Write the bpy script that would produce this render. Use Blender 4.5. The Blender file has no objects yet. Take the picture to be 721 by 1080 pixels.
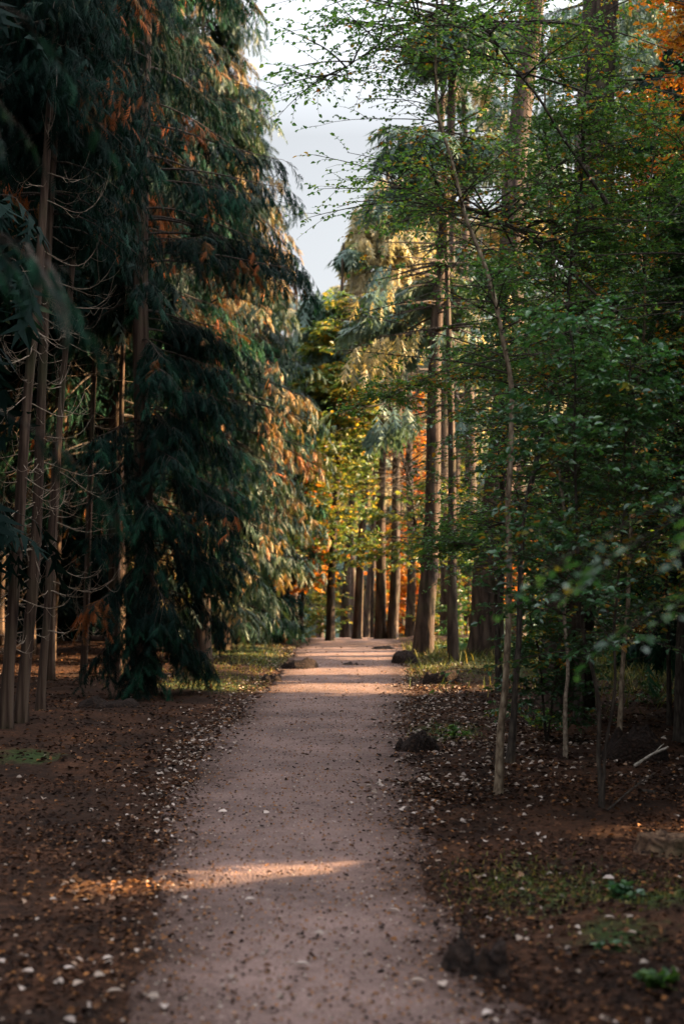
import bpy, math
import numpy as np
from math import radians, sin, cos, tan, pi

C = bpy.context.scene.collection
SC = bpy.context.scene
CAM_H, FPX, CXP, CYP, HOR = 1.7, 1500.0, 360.5, 540.0, 610.0
PITCH = math.atan((HOR - CYP) / FPX)
SUN_EL, SUN_AZ = 20.0, 10.0        # azimuth measured from +X towards +Y
SD = np.array([cos(radians(SUN_EL)) * cos(radians(SUN_AZ)), cos(radians(SUN_EL)) * sin(radians(SUN_AZ)), sin(radians(SUN_EL))])

# ------------------------------------------------------------------ maths helpers
def vnoise(P, scale, seed=0):
    """smooth value noise in 3-D, range 0..1"""
    P = np.asarray(P, float) * scale + 1000.0
    I = np.floor(P).astype(np.int64); Fr = P - I; Fr = Fr * Fr * (3 - 2 * Fr)
    out = 0.0
    for dx in (0, 1):
        for dy in (0, 1):
            for dz in (0, 1):
                h = ((I[..., 0] + dx) * 73856093) ^ ((I[..., 1] + dy) * 19349663) ^ ((I[..., 2] + dz) * 83492791) ^ (seed * 2654435 + 97)
                h = (h ^ (h >> 13)) * 1274126177 & 0x7fffffff
                h = (h ^ (h >> 11)) * 668265263 & 0x7fffffff
                v = (h % 100003) / 100003.0
                w = (Fr[..., 0] if dx else 1 - Fr[..., 0]) * (Fr[..., 1] if dy else 1 - Fr[..., 1]) * (Fr[..., 2] if dz else 1 - Fr[..., 2])
                out = out + v * w
    return out

def fbm2(x, y, scale, seed=0, oct=3):
    P = np.stack([x, y, np.zeros_like(x)], -1)
    s, a, t = 0.0, 1.0, 0.0
    for o in range(oct):
        s = s + a * vnoise(P, scale * 2 ** o, seed + o); t += a; a *= 0.5
    return s / t

def smooth(a, b, x):
    t = np.clip((x - a) / (b - a), 0, 1); return t * t * (3 - 2 * t)

def norm(v):
    return v / np.maximum(np.linalg.norm(v, axis=-1, keepdims=True), 1e-9)

# ------------------------------------------------------------------ terrain
# path edges (pixel row -> pixel columns), turned into ground metres
PE = np.array([(1250, 60, 660), (1080, 92, 545), (1000, 132, 500), (940, 156, 470), (870, 174, 448), (800, 202, 430), (760, 240, 430),
               (740, 262, 430), (715, 286, 432), (700, 298, 430), (690, 306, 428), (680, 318, 424), (674, 328, 420)], float)
_pd = CAM_H * FPX / (PE[:, 0] - HOR)
_pl, _pr = (PE[:, 1] - CXP) / FPX * _pd, (PE[:, 2] - CXP) / FPX * _pd
_pd = np.concatenate([[-30.0], _pd, [46.0, 60.0, 90.0]])
_pl = np.concatenate([[_pl[0]], _pl, [-1.6, -4.2, -14.0]]); _pr = np.concatenate([[_pr[0]], _pr, [1.0, -1.6, -11.0]])
def path_edges(y):
    return np.interp(y, _pd, _pl), np.interp(y, _pd, _pr)

def base_z(x, y):
    """the land without small bumps"""
    z = -0.075 * np.maximum(y - 39.5, 0) * smooth(39.5, 46, y)
    z = np.maximum(z, -4.0 - 0.0 * y)
    return z
def gz(x, y):
    x = np.asarray(x, float); y = np.asarray(y, float)
    l, r = path_edges(y)
    d = np.maximum(l - x, x - r)                       # >0 off the path
    off = smooth(0.0, 1.0, d)
    z = base_z(x, y)
    z = z + off * (0.05 + 0.16 * (fbm2(x, y, 0.45, 3) - 0.42) + 0.07 * (fbm2(x, y, 2.2, 9) - 0.5))
    z = z + 0.03 * (fbm2(x, y, 0.5, 21) - 0.5) * (1 - off)
    # a slight swell across the way where the strips of sun lie
    z = z + 0.05 * np.exp(-((y - 26.5) / 1.2) ** 2) + 0.06 * np.exp(-((y - 33) / 1.8) ** 2)
    return z
def gz1(x, y):
    return float(gz(np.array([x]), np.array([y]))[0])

def ray(px, py):
    xx, yy = (px - CXP) / FPX, (CYP - py) / FPX
    return np.array([xx, cos(PITCH) - yy * sin(PITCH), sin(PITCH) + yy * cos(PITCH)])
def at(px, py, depth):
    r = ray(px, py); return np.array([0, 0, CAM_H]) + r * (depth / r[1])
def on_ground(px, py):
    """the point of the ground under a pixel (rows below the horizon)"""
    r = ray(px, py); d = CAM_H * 1.0 / max(-r[2] / r[1], 1e-3)
    for _ in range(12):
        p = np.array([0, 0, CAM_H]) + r / r[1] * d
        d = (CAM_H - gz1(p[0], p[1])) / max(-r[2] / r[1], 1e-3)
        d = min(d, 60)
    p = np.array([0, 0, CAM_H]) + r / r[1] * d
    return p

# ------------------------------------------------------------------ mesh builder
class MB:
    def __init__(s): s.V, s.F, s.T, s.M, s.n, s.m = [], [], [], [], 0, 0
    def add(s, V, F, tint=0.5):
        V = np.asarray(V, np.float32).reshape(-1, 3); F = np.asarray(F, np.int64)
        if len(F) == 0: return
        s.V.append(V); s.F.append(F + s.n); s.n += len(V)
        s.T.append(np.broadcast_to(np.asarray(tint, np.float32), (len(F),))); s.M.append(np.full(len(F), s.m, np.int32))
    def build(s, name, mat, parent=None, origin=(0, 0, 0), smooth_=True):
        V = np.concatenate(s.V) - np.asarray(origin, np.float32) if s.V else np.zeros((0, 3), np.float32)
        me = bpy.data.meshes.new(name)
        me.vertices.add(len(V)); me.vertices.foreach_set('co', V.ravel().astype(np.float32))
        idx = np.concatenate([f.ravel() for f in s.F]) if s.F else np.zeros(0, int)
        cnt = np.concatenate([np.full(len(f), f.shape[1]) for f in s.F]) if s.F else np.zeros(0, int)
        me.loops.add(len(idx)); me.loops.foreach_set('vertex_index', idx.astype(np.int32))
        me.polygons.add(len(cnt)); me.polygons.foreach_set('loop_start', np.concatenate([[0], np.cumsum(cnt)[:-1]]).astype(np.int32))
        me.update(calc_edges=True)
        a = me.attributes.new('tint', 'FLOAT', 'FACE'); a.data.foreach_set('value', np.concatenate(s.T).astype(np.float32))
        if not smooth_: me.polygons.foreach_set('use_smooth', np.zeros(len(cnt), bool))
        for mm in (mat if isinstance(mat, (list, tuple)) else [mat]): me.materials.append(mm)
        if isinstance(mat, (list, tuple)): me.polygons.foreach_set('material_index', np.concatenate(s.M))
        o = bpy.data.objects.new(name, me); C.objects.link(o)
        if parent is not None: o.parent = parent
        return o

def tubes(mb, P, R, sides=6, tint=0.5, squash=None):
    """P (B,n,3) polylines, R (B,n) radii"""
    P = np.asarray(P, float); R = np.asarray(R, float)
    if P.ndim == 2: P, R = P[None], R[None]
    B, n, _ = P.shape
    T = norm(np.gradient(P, axis=1))
    ref = np.tile(np.array([0.0, 0, 1]), (B, 1)); m = np.abs(norm(P[:, -1] - P[:, 0])[:, 2]) > 0.8
    ref[m] = (1.0, 0.03, 0)
    U = norm(np.cross(T, ref[:, None, :])); W = np.cross(T, U)
    a = np.arange(sides) / sides * 2 * pi
    ring = (U[:, :, None, :] * np.cos(a)[None, None, :, None] + W[:, :, None, :] * np.sin(a)[None, None, :, None])
    RR = R[:, :, None, None] if R.ndim == 2 else R[..., None]
    V = P[:, :, None, :] + ring * RR
    i = np.arange(n - 1)[:, None] * sides + np.arange(sides)[None]
    j = np.arange(n - 1)[:, None] * sides + (np.arange(sides)[None] + 1) % sides
    F = np.stack([i, j, j + sides, i + sides], -1).reshape(-1, 4)
    F = (F[None] + (np.arange(B) * n * sides)[:, None, None]).reshape(-1, 4)
    mb.add(V, F, np.repeat(np.broadcast_to(tint, (B,)), (n - 1) * sides) if np.ndim(tint) else tint)

def curve(pts, n):
    """smooth polyline with n points through pts"""
    pts = np.asarray(pts, float)
    d = np.concatenate([[0], np.cumsum(np.linalg.norm(np.diff(pts, axis=0), axis=1))])
    s = np.linspace(0, d[-1], n)
    q = np.stack([np.interp(s, d, pts[:, k]) for k in range(3)], 1)
    for _ in range(max(1, n // (3 * len(pts)))):
        q[1:-1] = 0.25 * q[:-2] + 0.5 * q[1:-1] + 0.25 * q[2:]
    return q

def trunk(mb, pts, r0, r1, rings=40, sides=14, seed=0, flare=0.45, ridges=0.06, flare_h=0.6, lobes=5):
    q = curve(pts, rings)
    L = np.concatenate([[0], np.cumsum(np.linalg.norm(np.diff(q, axis=0), axis=1))])
    t = L / L[-1]
    r = r0 + (r1 - r0) * t ** 0.9
    a = np.arange(sides) / sides * 2 * pi
    fl = flare * np.exp(-L / flare_h)
    lob = 0.6 + 0.4 * np.cos(a[None] * lobes + seed)
    A = np.stack([np.cos(a)[None] * 1.0 + 0 * L[:, None], np.sin(a)[None] + 0 * L[:, None], 0 * a[None] + L[:, None] * 0.35], -1)
    nz = vnoise(A, 2.6, seed) - 0.5
    fine = vnoise(A * np.array([1, 1, 1.2]), 7.0, seed + 5) - 0.5
    rr = r[:, None] * (1 + fl[:, None] * lob + ridges * 2.0 * nz + ridges * 1.4 * fine)
    # slow sway
    sw = 0.25 * r0 * np.stack([np.sin(L * 0.7 + seed), np.cos(L * 0.9 + seed * 2), 0 * L], -1) * smooth(0, 2, L)[:, None]
    tubes(mb, (q + sw)[None], rr[None], sides)
    return q + sw

def pick(P, idx, s):
    """points on polylines P[idx] at parameter s, with tangents"""
    n = P.shape[1]; f = np.clip(s, 0, 0.9999) * (n - 1); i = f.astype(int); f = (f - i)[:, None]
    a, b = P[idx, i], P[idx, i + 1]
    return a + (b - a) * f, norm(b - a)

def shoots(base, d, L, n, droop, wig, rng, up=0.0):
    """curved shoots; droop pulls down with s^2, up lifts the tip with s^3"""
    B = len(base); s = np.linspace(0, 1, n)[None, :, None]
    side = norm(rng.normal(size=(B, 3)))[:, None, :] * (wig * L)[:, None, None]
    ph = rng.uniform(0, 6.28, B)[:, None, None]
    P = base[:, None, :] + d[:, None, :] * (L[:, None, None] * s) + side * (np.sin(s * 4.0 + ph) - np.sin(ph)) * s
    P[..., 2] += (-np.broadcast_to(droop, (B,))[:, None] * L[:, None]) * (s[..., 0] ** 2) + (np.broadcast_to(up, (B,))[:, None] * L[:, None]) * s[..., 0] ** 3.5
    return P

# ---- leaf shapes
def leaves(mb, p, ax, nr, L, W, tint, fold=0.25):
    ax = norm(ax); sd = norm(np.cross(nr, ax)); nn = np.cross(ax, sd)
    L = np.broadcast_to(L, (len(p),))[:, None]; W = np.broadcast_to(W, (len(p),))[:, None]
    v = [p,
         p + ax * L * 0.32 + sd * W * 0.5 + nn * W * fold, p + ax * L * 0.7 + sd * W * 0.38 + nn * W * fold * .8,
         p + ax * L - nn * L * 0.06,
         p + ax * L * 0.7 - sd * W * 0.38 + nn * W * fold * .8, p + ax * L * 0.32 - sd * W * 0.5 + nn * W * fold]
    V = np.stack(v, 1)
    F = np.array([[0, 1, 2, 3], [0, 3, 4, 5]])
    F = (F[None] + (np.arange(len(p)) * 6)[:, None, None]).reshape(-1, 4)
    mb.add(V, F, np.repeat(tint, 2))

def frond_template(n=5, spread=0.26, w=0.05, bend=0.25):
    V, F = [], []
    def tri(a, b, c):
        k = len(V); V.extend([a, b, c]); F.append([k, k + 1, k + 2])
    for i in range(n):
        t = 0.06 + 0.78 * i / n; sp = spread * (1 - 0.55 * i / n) * (0.7 if i == 0 else 1)
        for sg in (-1, 1):
            tt = t + (0.05 if sg > 0 else 0)
            tri((tt - w, sg * 0.01, 0), (tt + w, -sg * 0.005, 0), (tt + 0.26, sg * sp, -0.06 - 0.06 * (i % 2)))
    tri((0, -w * .35, 0), (0, w * .35, 0), (0.55, 0, 0)); tri((0.5, -w * .8, 0), (0.5, w * .8, 0), (1.0, 0, -0.03))
    V = np.array(V, float); V[:, 2] -= bend * V[:, 0] ** 2
    return V, np.array(F)
FR = frond_template()
FR_COARSE = frond_template(3, 0.34, 0.09, 0.2)
FR_FINE = frond_template(7, 0.22, 0.034, 0.3)
def fronds(mb, p, ax, nr, L, tint, tmpl=FR, wide=1.0):
    V0, F0 = tmpl
    ax = norm(ax); sd = norm(np.cross(nr, ax)); nn = np.cross(ax, sd)
    L = np.broadcast_to(L, (len(p),))[:, None, None]
    V = p[:, None, :] + L * (ax[:, None, :] * V0[None, :, 0:1] + sd[:, None, :] * V0[None, :, 1:2] * wide + nn[:, None, :] * V0[None, :, 2:3])
    F = (F0[None] + (np.arange(len(p)) * len(V0))[:, None, None]).reshape(-1, 3)
    mb.add(V, F, np.repeat(tint, len(F0)))

# ------------------------------------------------------------------ gaps cut into the foliage so the low sun lands on chosen spots
def inside(poly, x, y):
    r = np.zeros(len(x), bool); n = len(poly)
    for i in range(n):
        x1, y1 = poly[i]; x2, y2 = poly[(i + 1) % n]
        c = ((y1 > y) != (y2 > y)) & (x < (x2 - x1) * (y - y1) / (y2 - y1 + 1e-12) + x1)
        r ^= c
    return r
GAPS = []     # (polygon in sun-ray coordinates, ray distance beyond which foliage is thinned)
def rayid(p):
    p = np.asarray(p, float)
    return p[..., 0] - SD[0] / SD[2] * p[..., 2], p[..., 1] - SD[1] / SD[2] * p[..., 2]
def gap_ground(pix):
    pts = [on_ground(*q) for q in pix]
    GAPS.append(([tuple(float(v) for v in rayid(p)) for p in pts], max(p[0] for p in pts) + 0.5))
def gap_wall(quad):
    GAPS.append(([tuple(float(v) for v in rayid(np.array(p))) for p in quad], max(p[0] for p in quad) + 0.8))
def keep(p, ax=None, L=None, wide=.2):
    if ax is not None:
        ax = norm(ax); L = np.broadcast_to(L, (len(p),))[:, None]
        sd = norm(np.cross(ax, np.array([.1, .2, 1.0]))) * L * wide
        return keep(p) & keep(p + ax * L * .5) & keep(p + ax * L) & (True if not wide else keep(p + ax * L * .55 + sd) & keep(p + ax * L * .55 - sd))
    gx, gy = rayid(p); k = np.ones(len(p), bool)
    for poly, xm in GAPS:
        a = np.array(poly)
        m = (gx > a[:, 0].min()) & (gx < a[:, 0].max()) & (gy > a[:, 1].min()) & (gy < a[:, 1].max()) & (p[:, 0] > xm)
        if m.any():
            ii = np.where(m)[0]; k[ii[inside(poly, gx[ii], gy[ii])]] = False
    return k

gap_ground([(46, 946), (110, 935), (200, 922), (300, 912.5), (374, 908.5), (374, 912), (300, 919), (200, 931.5), (110, 946), (60, 950)])
gap_ground([(150, 717), (290, 719), (360, 721), (430, 723), (512, 724), (512, 731), (430, 731), (300, 728), (165, 727)])
gap_ground([(270, 706), (420, 708), (480, 707), (480, 711), (420, 712), (270, 711)])
gap_ground([(245, 686), (330, 688), (400, 692), (425, 695), (425, 698), (395, 696), (330, 692), (245, 691)])
gap_ground([(668, 868), (735, 868), (735, 884), (668, 884)])
gap_ground([(578, 881), (640, 882), (645, 888), (585, 890)])
def wallquad(x, y0, y1, z0, z1): return [(x, y0, z0), (x, y1, z0), (x, y1, z1), (x, y0, z1)]
_r = np.random.default_rng(5)
for y0, y1, z0, z1 in [(25.5, 28.2, 2.6, 4.6), (25, 27, 4.9, 6.0), (27.5, 30, 1.5, 3.0), (26, 28, 6.6, 7.8), (28.5, 31, 4.5, 6.4), (30.5, 33, 2.2, 3.6),
                       (24.4, 25.6, 1.3, 2.3), (30, 32, 7.4, 8.6), (33, 36, 3, 6), (34, 37, 7, 9), (22.4, 23.6, 5.6, 6.3), (28, 29, 8.4, 9.2)]:
    gap_wall(wallquad(-1.0, y0, y1, z0, z1))
gap_wall(wallquad(1.5, 39.3, 41.2, 0.3, 9))
gap_wall(wallquad(2.0, 31.6, 32.1, 2.4, 7))
gap_wall(wallquad(1.0, 40.0, 54, 6.5, 14))
gap_wall(wallquad(.2, 36.0, 50, 2.2, 7))
gap_wall(wallquad(.3, 25.6, 30.6, 6.2, 9.4))

# ------------------------------------------------------------------ materials
def new_mat(name):
    m = bpy.data.materials.new(name); m.use_nodes = True
    nt = m.node_tree; nt.nodes.clear()
    return m, nt, nt.nodes.new, nt.links.new
def ramp(N, stops):
    n = N('ShaderNodeValToRGB'); e = n.color_ramp.elements
    while len(e) < len(stops): e.new(0.5)
    for i, (p, c) in enumerate(stops): e[i].position = p; e[i].color = (*c, 1)
    return n
def leaf_mat(name, stops, trans=0.35, rough=0.45, spec=0.4, trans_tint=(1.15, 1.1, 0.55)):
    m, nt, N, L = new_mat(name)
    at_ = N('ShaderNodeAttribute'); at_.attribute_name = 'tint'
    r = ramp(N, stops); L(at_.outputs['Fac'], r.inputs['Fac'])
    geo = N('ShaderNodeNewGeometry')
    nz = N('ShaderNodeTexNoise'); nz.inputs['Scale'].default_value = 1.3; L(geo.outputs['Position'], nz.inputs['Vector'])
    mr = N('ShaderNodeMapRange'); mr.inputs[1].default_value = .3; mr.inputs[2].default_value = .7; mr.inputs[3].default_value = .75; mr.inputs[4].default_value = 1.3
    L(nz.outputs['Fac'], mr.inputs[0])
    hs = N('ShaderNodeHueSaturation'); L(r.outputs['Color'], hs.inputs['Color']); L(mr.outputs[0], hs.inputs['Value'])
    b = N('ShaderNodeBsdfPrincipled'); b.inputs['Roughness'].default_value = rough; b.inputs['Specular IOR Level'].default_value = spec
    L(hs.outputs['Color'], b.inputs['Base Color'])
    t = N('ShaderNodeBsdfTranslucent')
    mx = N('ShaderNodeMix'); mx.data_type = 'RGBA'; mx.blend_type = 'MULTIPLY'; mx.inputs[0].default_value = 1
    L(hs.outputs['Color'], mx.inputs[6]); mx.inputs[7].default_value = (*trans_tint, 1)
    L(mx.outputs[2], t.inputs['Color'])
    ms = N('ShaderNodeMixShader'); ms.inputs[0].default_value = trans
    L(b.outputs[0], ms.inputs[1]); L(t.outputs[0], ms.inputs[2])
    o = N('ShaderNodeOutputMaterial'); L(ms.outputs[0], o.inputs['Surface'])
    return m
def bark_mat(name, dark, mid, light, sx=9.0, sz=1.6, bump=0.6, moss=0.0):
    m, nt, N, L = new_mat(name)
    tc = N('ShaderNodeTexCoord'); mp = N('ShaderNodeMapping'); mp.inputs['Scale'].default_value = (sx, sx, sz)
    L(tc.outputs['Object'], mp.inputs['Vector'])
    n1 = N('ShaderNodeTexNoise'); n1.inputs['Scale'].default_value = 1.6; n1.inputs['Detail'].default_value = 8; n1.inputs['Roughness'].default_value = .65
    L(mp.outputs[0], n1.inputs['Vector'])
    v = N('ShaderNodeTexVoronoi'); v.feature = 'DISTANCE_TO_EDGE'; v.inputs['Scale'].default_value = 1.3
    mxv = N('ShaderNodeMix'); mxv.data_type = 'RGBA'; mxv.inputs[0].default_value = .25
    L(mp.outputs[0], mxv.inputs[6]); L(n1.outputs['Color'], mxv.inputs[7]); L(mxv.outputs[2], v.inputs['Vector'])
    ad = N('ShaderNodeMath'); ad.operation = 'MULTIPLY_ADD'; ad.inputs[1].default_value = .9; L(v.outputs['Distance'], ad.inputs[0]); L(n1.outputs['Fac'], ad.inputs[2])
    r = ramp(N, [(0.38, dark), (0.6, mid), (0.92, light)]); L(ad.outputs[0], r.inputs['Fac'])
    col = r.outputs['Color']
    if moss:
        n2 = N('ShaderNodeTexNoise'); n2.inputs['Scale'].default_value = 2.2; n2.inputs['Detail'].default_value = 5; L(tc.outputs['Object'], n2.inputs['Vector'])
        r2 = N('ShaderNodeMapRange'); r2.inputs[1].default_value = .5; r2.inputs[2].default_value = .68; r2.inputs[4].default_value = moss; L(n2.outputs['Fac'], r2.inputs[0])
        mx = N('ShaderNodeMix'); mx.data_type = 'RGBA'; L(r2.outputs[0], mx.inputs[0]); L(col, mx.inputs[6]); mx.inputs[7].default_value = (.05, .07, .025, 1)
        col = mx.outputs[2]
    b = N('ShaderNodeBsdfPrincipled'); b.inputs['Roughness'].default_value = .9; b.inputs['Specular IOR Level'].default_value = .2
    L(col, b.inputs['Base Color'])
    bp = N('ShaderNodeBump'); bp.inputs['Strength'].default_value = bump; bp.inputs['Distance'].default_value = .03
    L(ad.outputs[0], bp.inputs['Height']); L(bp.outputs[0], b.inputs['Normal'])
    o = N('ShaderNodeOutputMaterial'); L(b.outputs[0], o.inputs['Surface'])
    return m

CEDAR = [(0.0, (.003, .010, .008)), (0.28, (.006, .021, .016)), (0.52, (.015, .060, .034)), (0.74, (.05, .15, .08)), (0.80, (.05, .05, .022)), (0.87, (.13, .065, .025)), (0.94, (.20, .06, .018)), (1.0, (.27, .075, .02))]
M_CEDAR = leaf_mat('cedar_foliage', CEDAR, .25, .7, .08, (1.1, 1.0, .6))
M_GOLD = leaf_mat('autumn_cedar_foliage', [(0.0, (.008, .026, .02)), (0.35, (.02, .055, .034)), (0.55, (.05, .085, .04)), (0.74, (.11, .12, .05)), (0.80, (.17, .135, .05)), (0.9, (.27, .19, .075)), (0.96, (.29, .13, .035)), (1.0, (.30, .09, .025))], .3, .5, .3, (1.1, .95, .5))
M_HAZY_FIR = leaf_mat('haze_pale_fir_needles', [(0.0, (.055, .10, .08)), (0.6, (.11, .175, .135)), (0.85, (.17, .21, .14)), (1.0, (.26, .22, .12))], .25, .5, .35)  # needles paled to stand in for haze on the far firs
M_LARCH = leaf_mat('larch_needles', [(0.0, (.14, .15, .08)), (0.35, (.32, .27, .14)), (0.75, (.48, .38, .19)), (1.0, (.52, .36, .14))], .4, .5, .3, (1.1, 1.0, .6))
M_GREEN = leaf_mat('green_leaf', [(0.0, (.036, .10, .035)), (0.5, (.075, .165, .050)), (0.8, (.13, .23, .065)), (0.91, (.20, .25, .05)), (0.95, (.38, .24, .03)), (1.0, (.42, .13, .015))], .48, .34, .5, (1.2, 1.3, .5))
M_HOLLY = leaf_mat('dark_green_leaf', [(0.0, (.022, .068, .034)), (0.6, (.052, .13, .052)), (0.93, (.10, .18, .06)), (0.965, (.30, .22, .03)), (1.0, (.40, .14, .02))], .4, .3, .6, (1.1, 1.3, .5))
M_YELLOW = leaf_mat('yellow_green_leaf', [(0.0, (.045, .10, .035)), (0.4, (.10, .16, .05)), (0.66, (.22, .235, .065)), (0.82, (.40, .29, .05)), (0.92, (.50, .24, .03)), (1.0, (.50, .15, .02))], .45, .4, .35, (1.2, 1.15, .5))
M_ORANGE = leaf_mat('orange_leaf', [(0.0, (.30, .18, .03)), (0.45, (.52, .24, .025)), (0.8, (.55, .15, .015)), (1.0, (.45, .06, .015))], .45, .4, .35, (1.1, 1.0, .6))
M_LITTER = leaf_mat('fallen_leaf', [(0.0, (.014, .008, .006)), (0.4, (.04, .018, .011)), (0.62, (.095, .042, .022)), (0.78, (.19, .09, .042)), (0.86, (.34, .14, .04)), (0.9, (.30, .23, .18)), (1.0, (.50, .41, .36))], .1, .8, .12, (1, 1, 1))
M_GRASS = leaf_mat('grass_blade', [(0.0, (.035, .055, .014)), (0.5, (.085, .11, .025)), (0.8, (.22, .20, .05)), (1.0, (.36, .25, .09))], .3, .5, .3)
M_FERN = leaf_mat('fern_leaf', [(0.0, (.03, .09, .03)), (0.7, (.07, .17, .06)), (1.0, (.16, .2, .06))], .35, .45, .4)
B_FIR = bark_mat('fir_bark', (.018, .013, .011), (.058, .038, .028), (.115, .082, .062), 7, 1.3, .9, .35)
B_CEDAR = bark_mat('cedar_bark', (.020, .011, .008), (.06, .036, .025), (.125, .084, .058), 12, .7, .6, .3)
B_PALE = bark_mat('pale_sapling_bark', (.07, .05, .034), (.21, .15, .10), (.38, .30, .21), 22, 9, .35)
B_DARK = bark_mat('dark_sapling_bark', (.018, .014, .011), (.05, .038, .03), (.10, .08, .06), 25, 6, .4)
B_TWIG = bark_mat('dead_twig', (.10, .075, .055), (.22, .165, .12), (.36, .29, .22), 20, 20, .2)
B_ROT = bark_mat('rotten_wood', (.010, .007, .006), (.028, .017, .013), (.06, .036, .025), 14, 14, 1.0)
B_MOUND = bark_mat('dark_humus', (.006, .004, .003), (.018, .010, .007), (.045, .024, .015), 24, 24, 1.0)

# ground
def ground_mat():
    m, nt, N, L = new_mat('forest_floor')
    tc = N('ShaderNodeTexCoord')
    def noise(sc, det=6, ro=.6):
        n = N('ShaderNodeTexNoise'); n.inputs['Scale'].default_value = sc; n.inputs['Detail'].default_value = det; n.inputs['Roughness'].default_value = ro
        L(tc.outputs['Object'], n.inputs['Vector']); return n
    n1 = noise(1.3); n2 = noise(26, 5, .7); n3 = noise(7, 6, .65)
    a = N('ShaderNodeMath'); a.operation = 'MULTIPLY_ADD'; a.inputs[1].default_value = .55; L(n2.outputs['Fac'], a.inputs[0])
    a2 = N('ShaderNodeMath'); a2.operation = 'MULTIPLY'; a2.inputs[1].default_value = .5; L(n1.outputs['Fac'], a2.inputs[0]); L(a2.outputs[0], a.inputs[2])
    r = ramp(N, [(.36, (.007, .004, .003)), (.5, (.026, .0115, .006)), (.62, (.068, .029, .0145)), (.75, (.15, .07, .035))]); L(a.outputs[0], r.inputs['Fac'])
    ms = N('ShaderNodeAttribute'); ms.attribute_name = 'moss'
    sm = N('ShaderNodeMath'); sm.operation = 'MULTIPLY_ADD'; sm.inputs[1].default_value = 3.2; sm.inputs[2].default_value = -1.5; L(n3.outputs['Fac'], sm.inputs[0])
    s2 = N('ShaderNodeMath'); s2.operation = 'ADD'; s2.use_clamp = True; L(sm.outputs[0], s2.inputs[0]); s3 = N('ShaderNodeMath'); s3.operation = 'MULTIPLY_ADD'; s3.inputs[1].default_value = 2; s3.inputs[2].default_value = -1; L(ms.outputs['Fac'], s3.inputs[0]); L(s3.outputs[0], s2.inputs[1])
    rm = ramp(N, [(.3, (.012, .018, .007)), (.6, (.042, .066, .017)), (.8, (.085, .11, .028))]); L(n2.outputs['Fac'], rm.inputs['Fac'])
    mx = N('ShaderNodeMix'); mx.data_type = 'RGBA'; L(s2.outputs[0], mx.inputs[0]); L(r.outputs['Color'], mx.inputs[6]); L(rm.outputs['Color'], mx.inputs[7])
    b = N('ShaderNodeBsdfPrincipled'); b.inputs['Roughness'].default_value = .95; b.inputs['Specular IOR Level'].default_value = .15
    L(mx.outputs[2], b.inputs['Base Color'])
    bp = N('ShaderNodeBump'); bp.inputs['Strength'].default_value = .9; bp.inputs['Distance'].default_value = .04; L(a.outputs[0], bp.inputs['Height']); L(bp.outputs[0], b.inputs['Normal'])
    o = N('ShaderNodeOutputMaterial'); L(b.outputs[0], o.inputs['Surface'])
    return m
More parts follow.
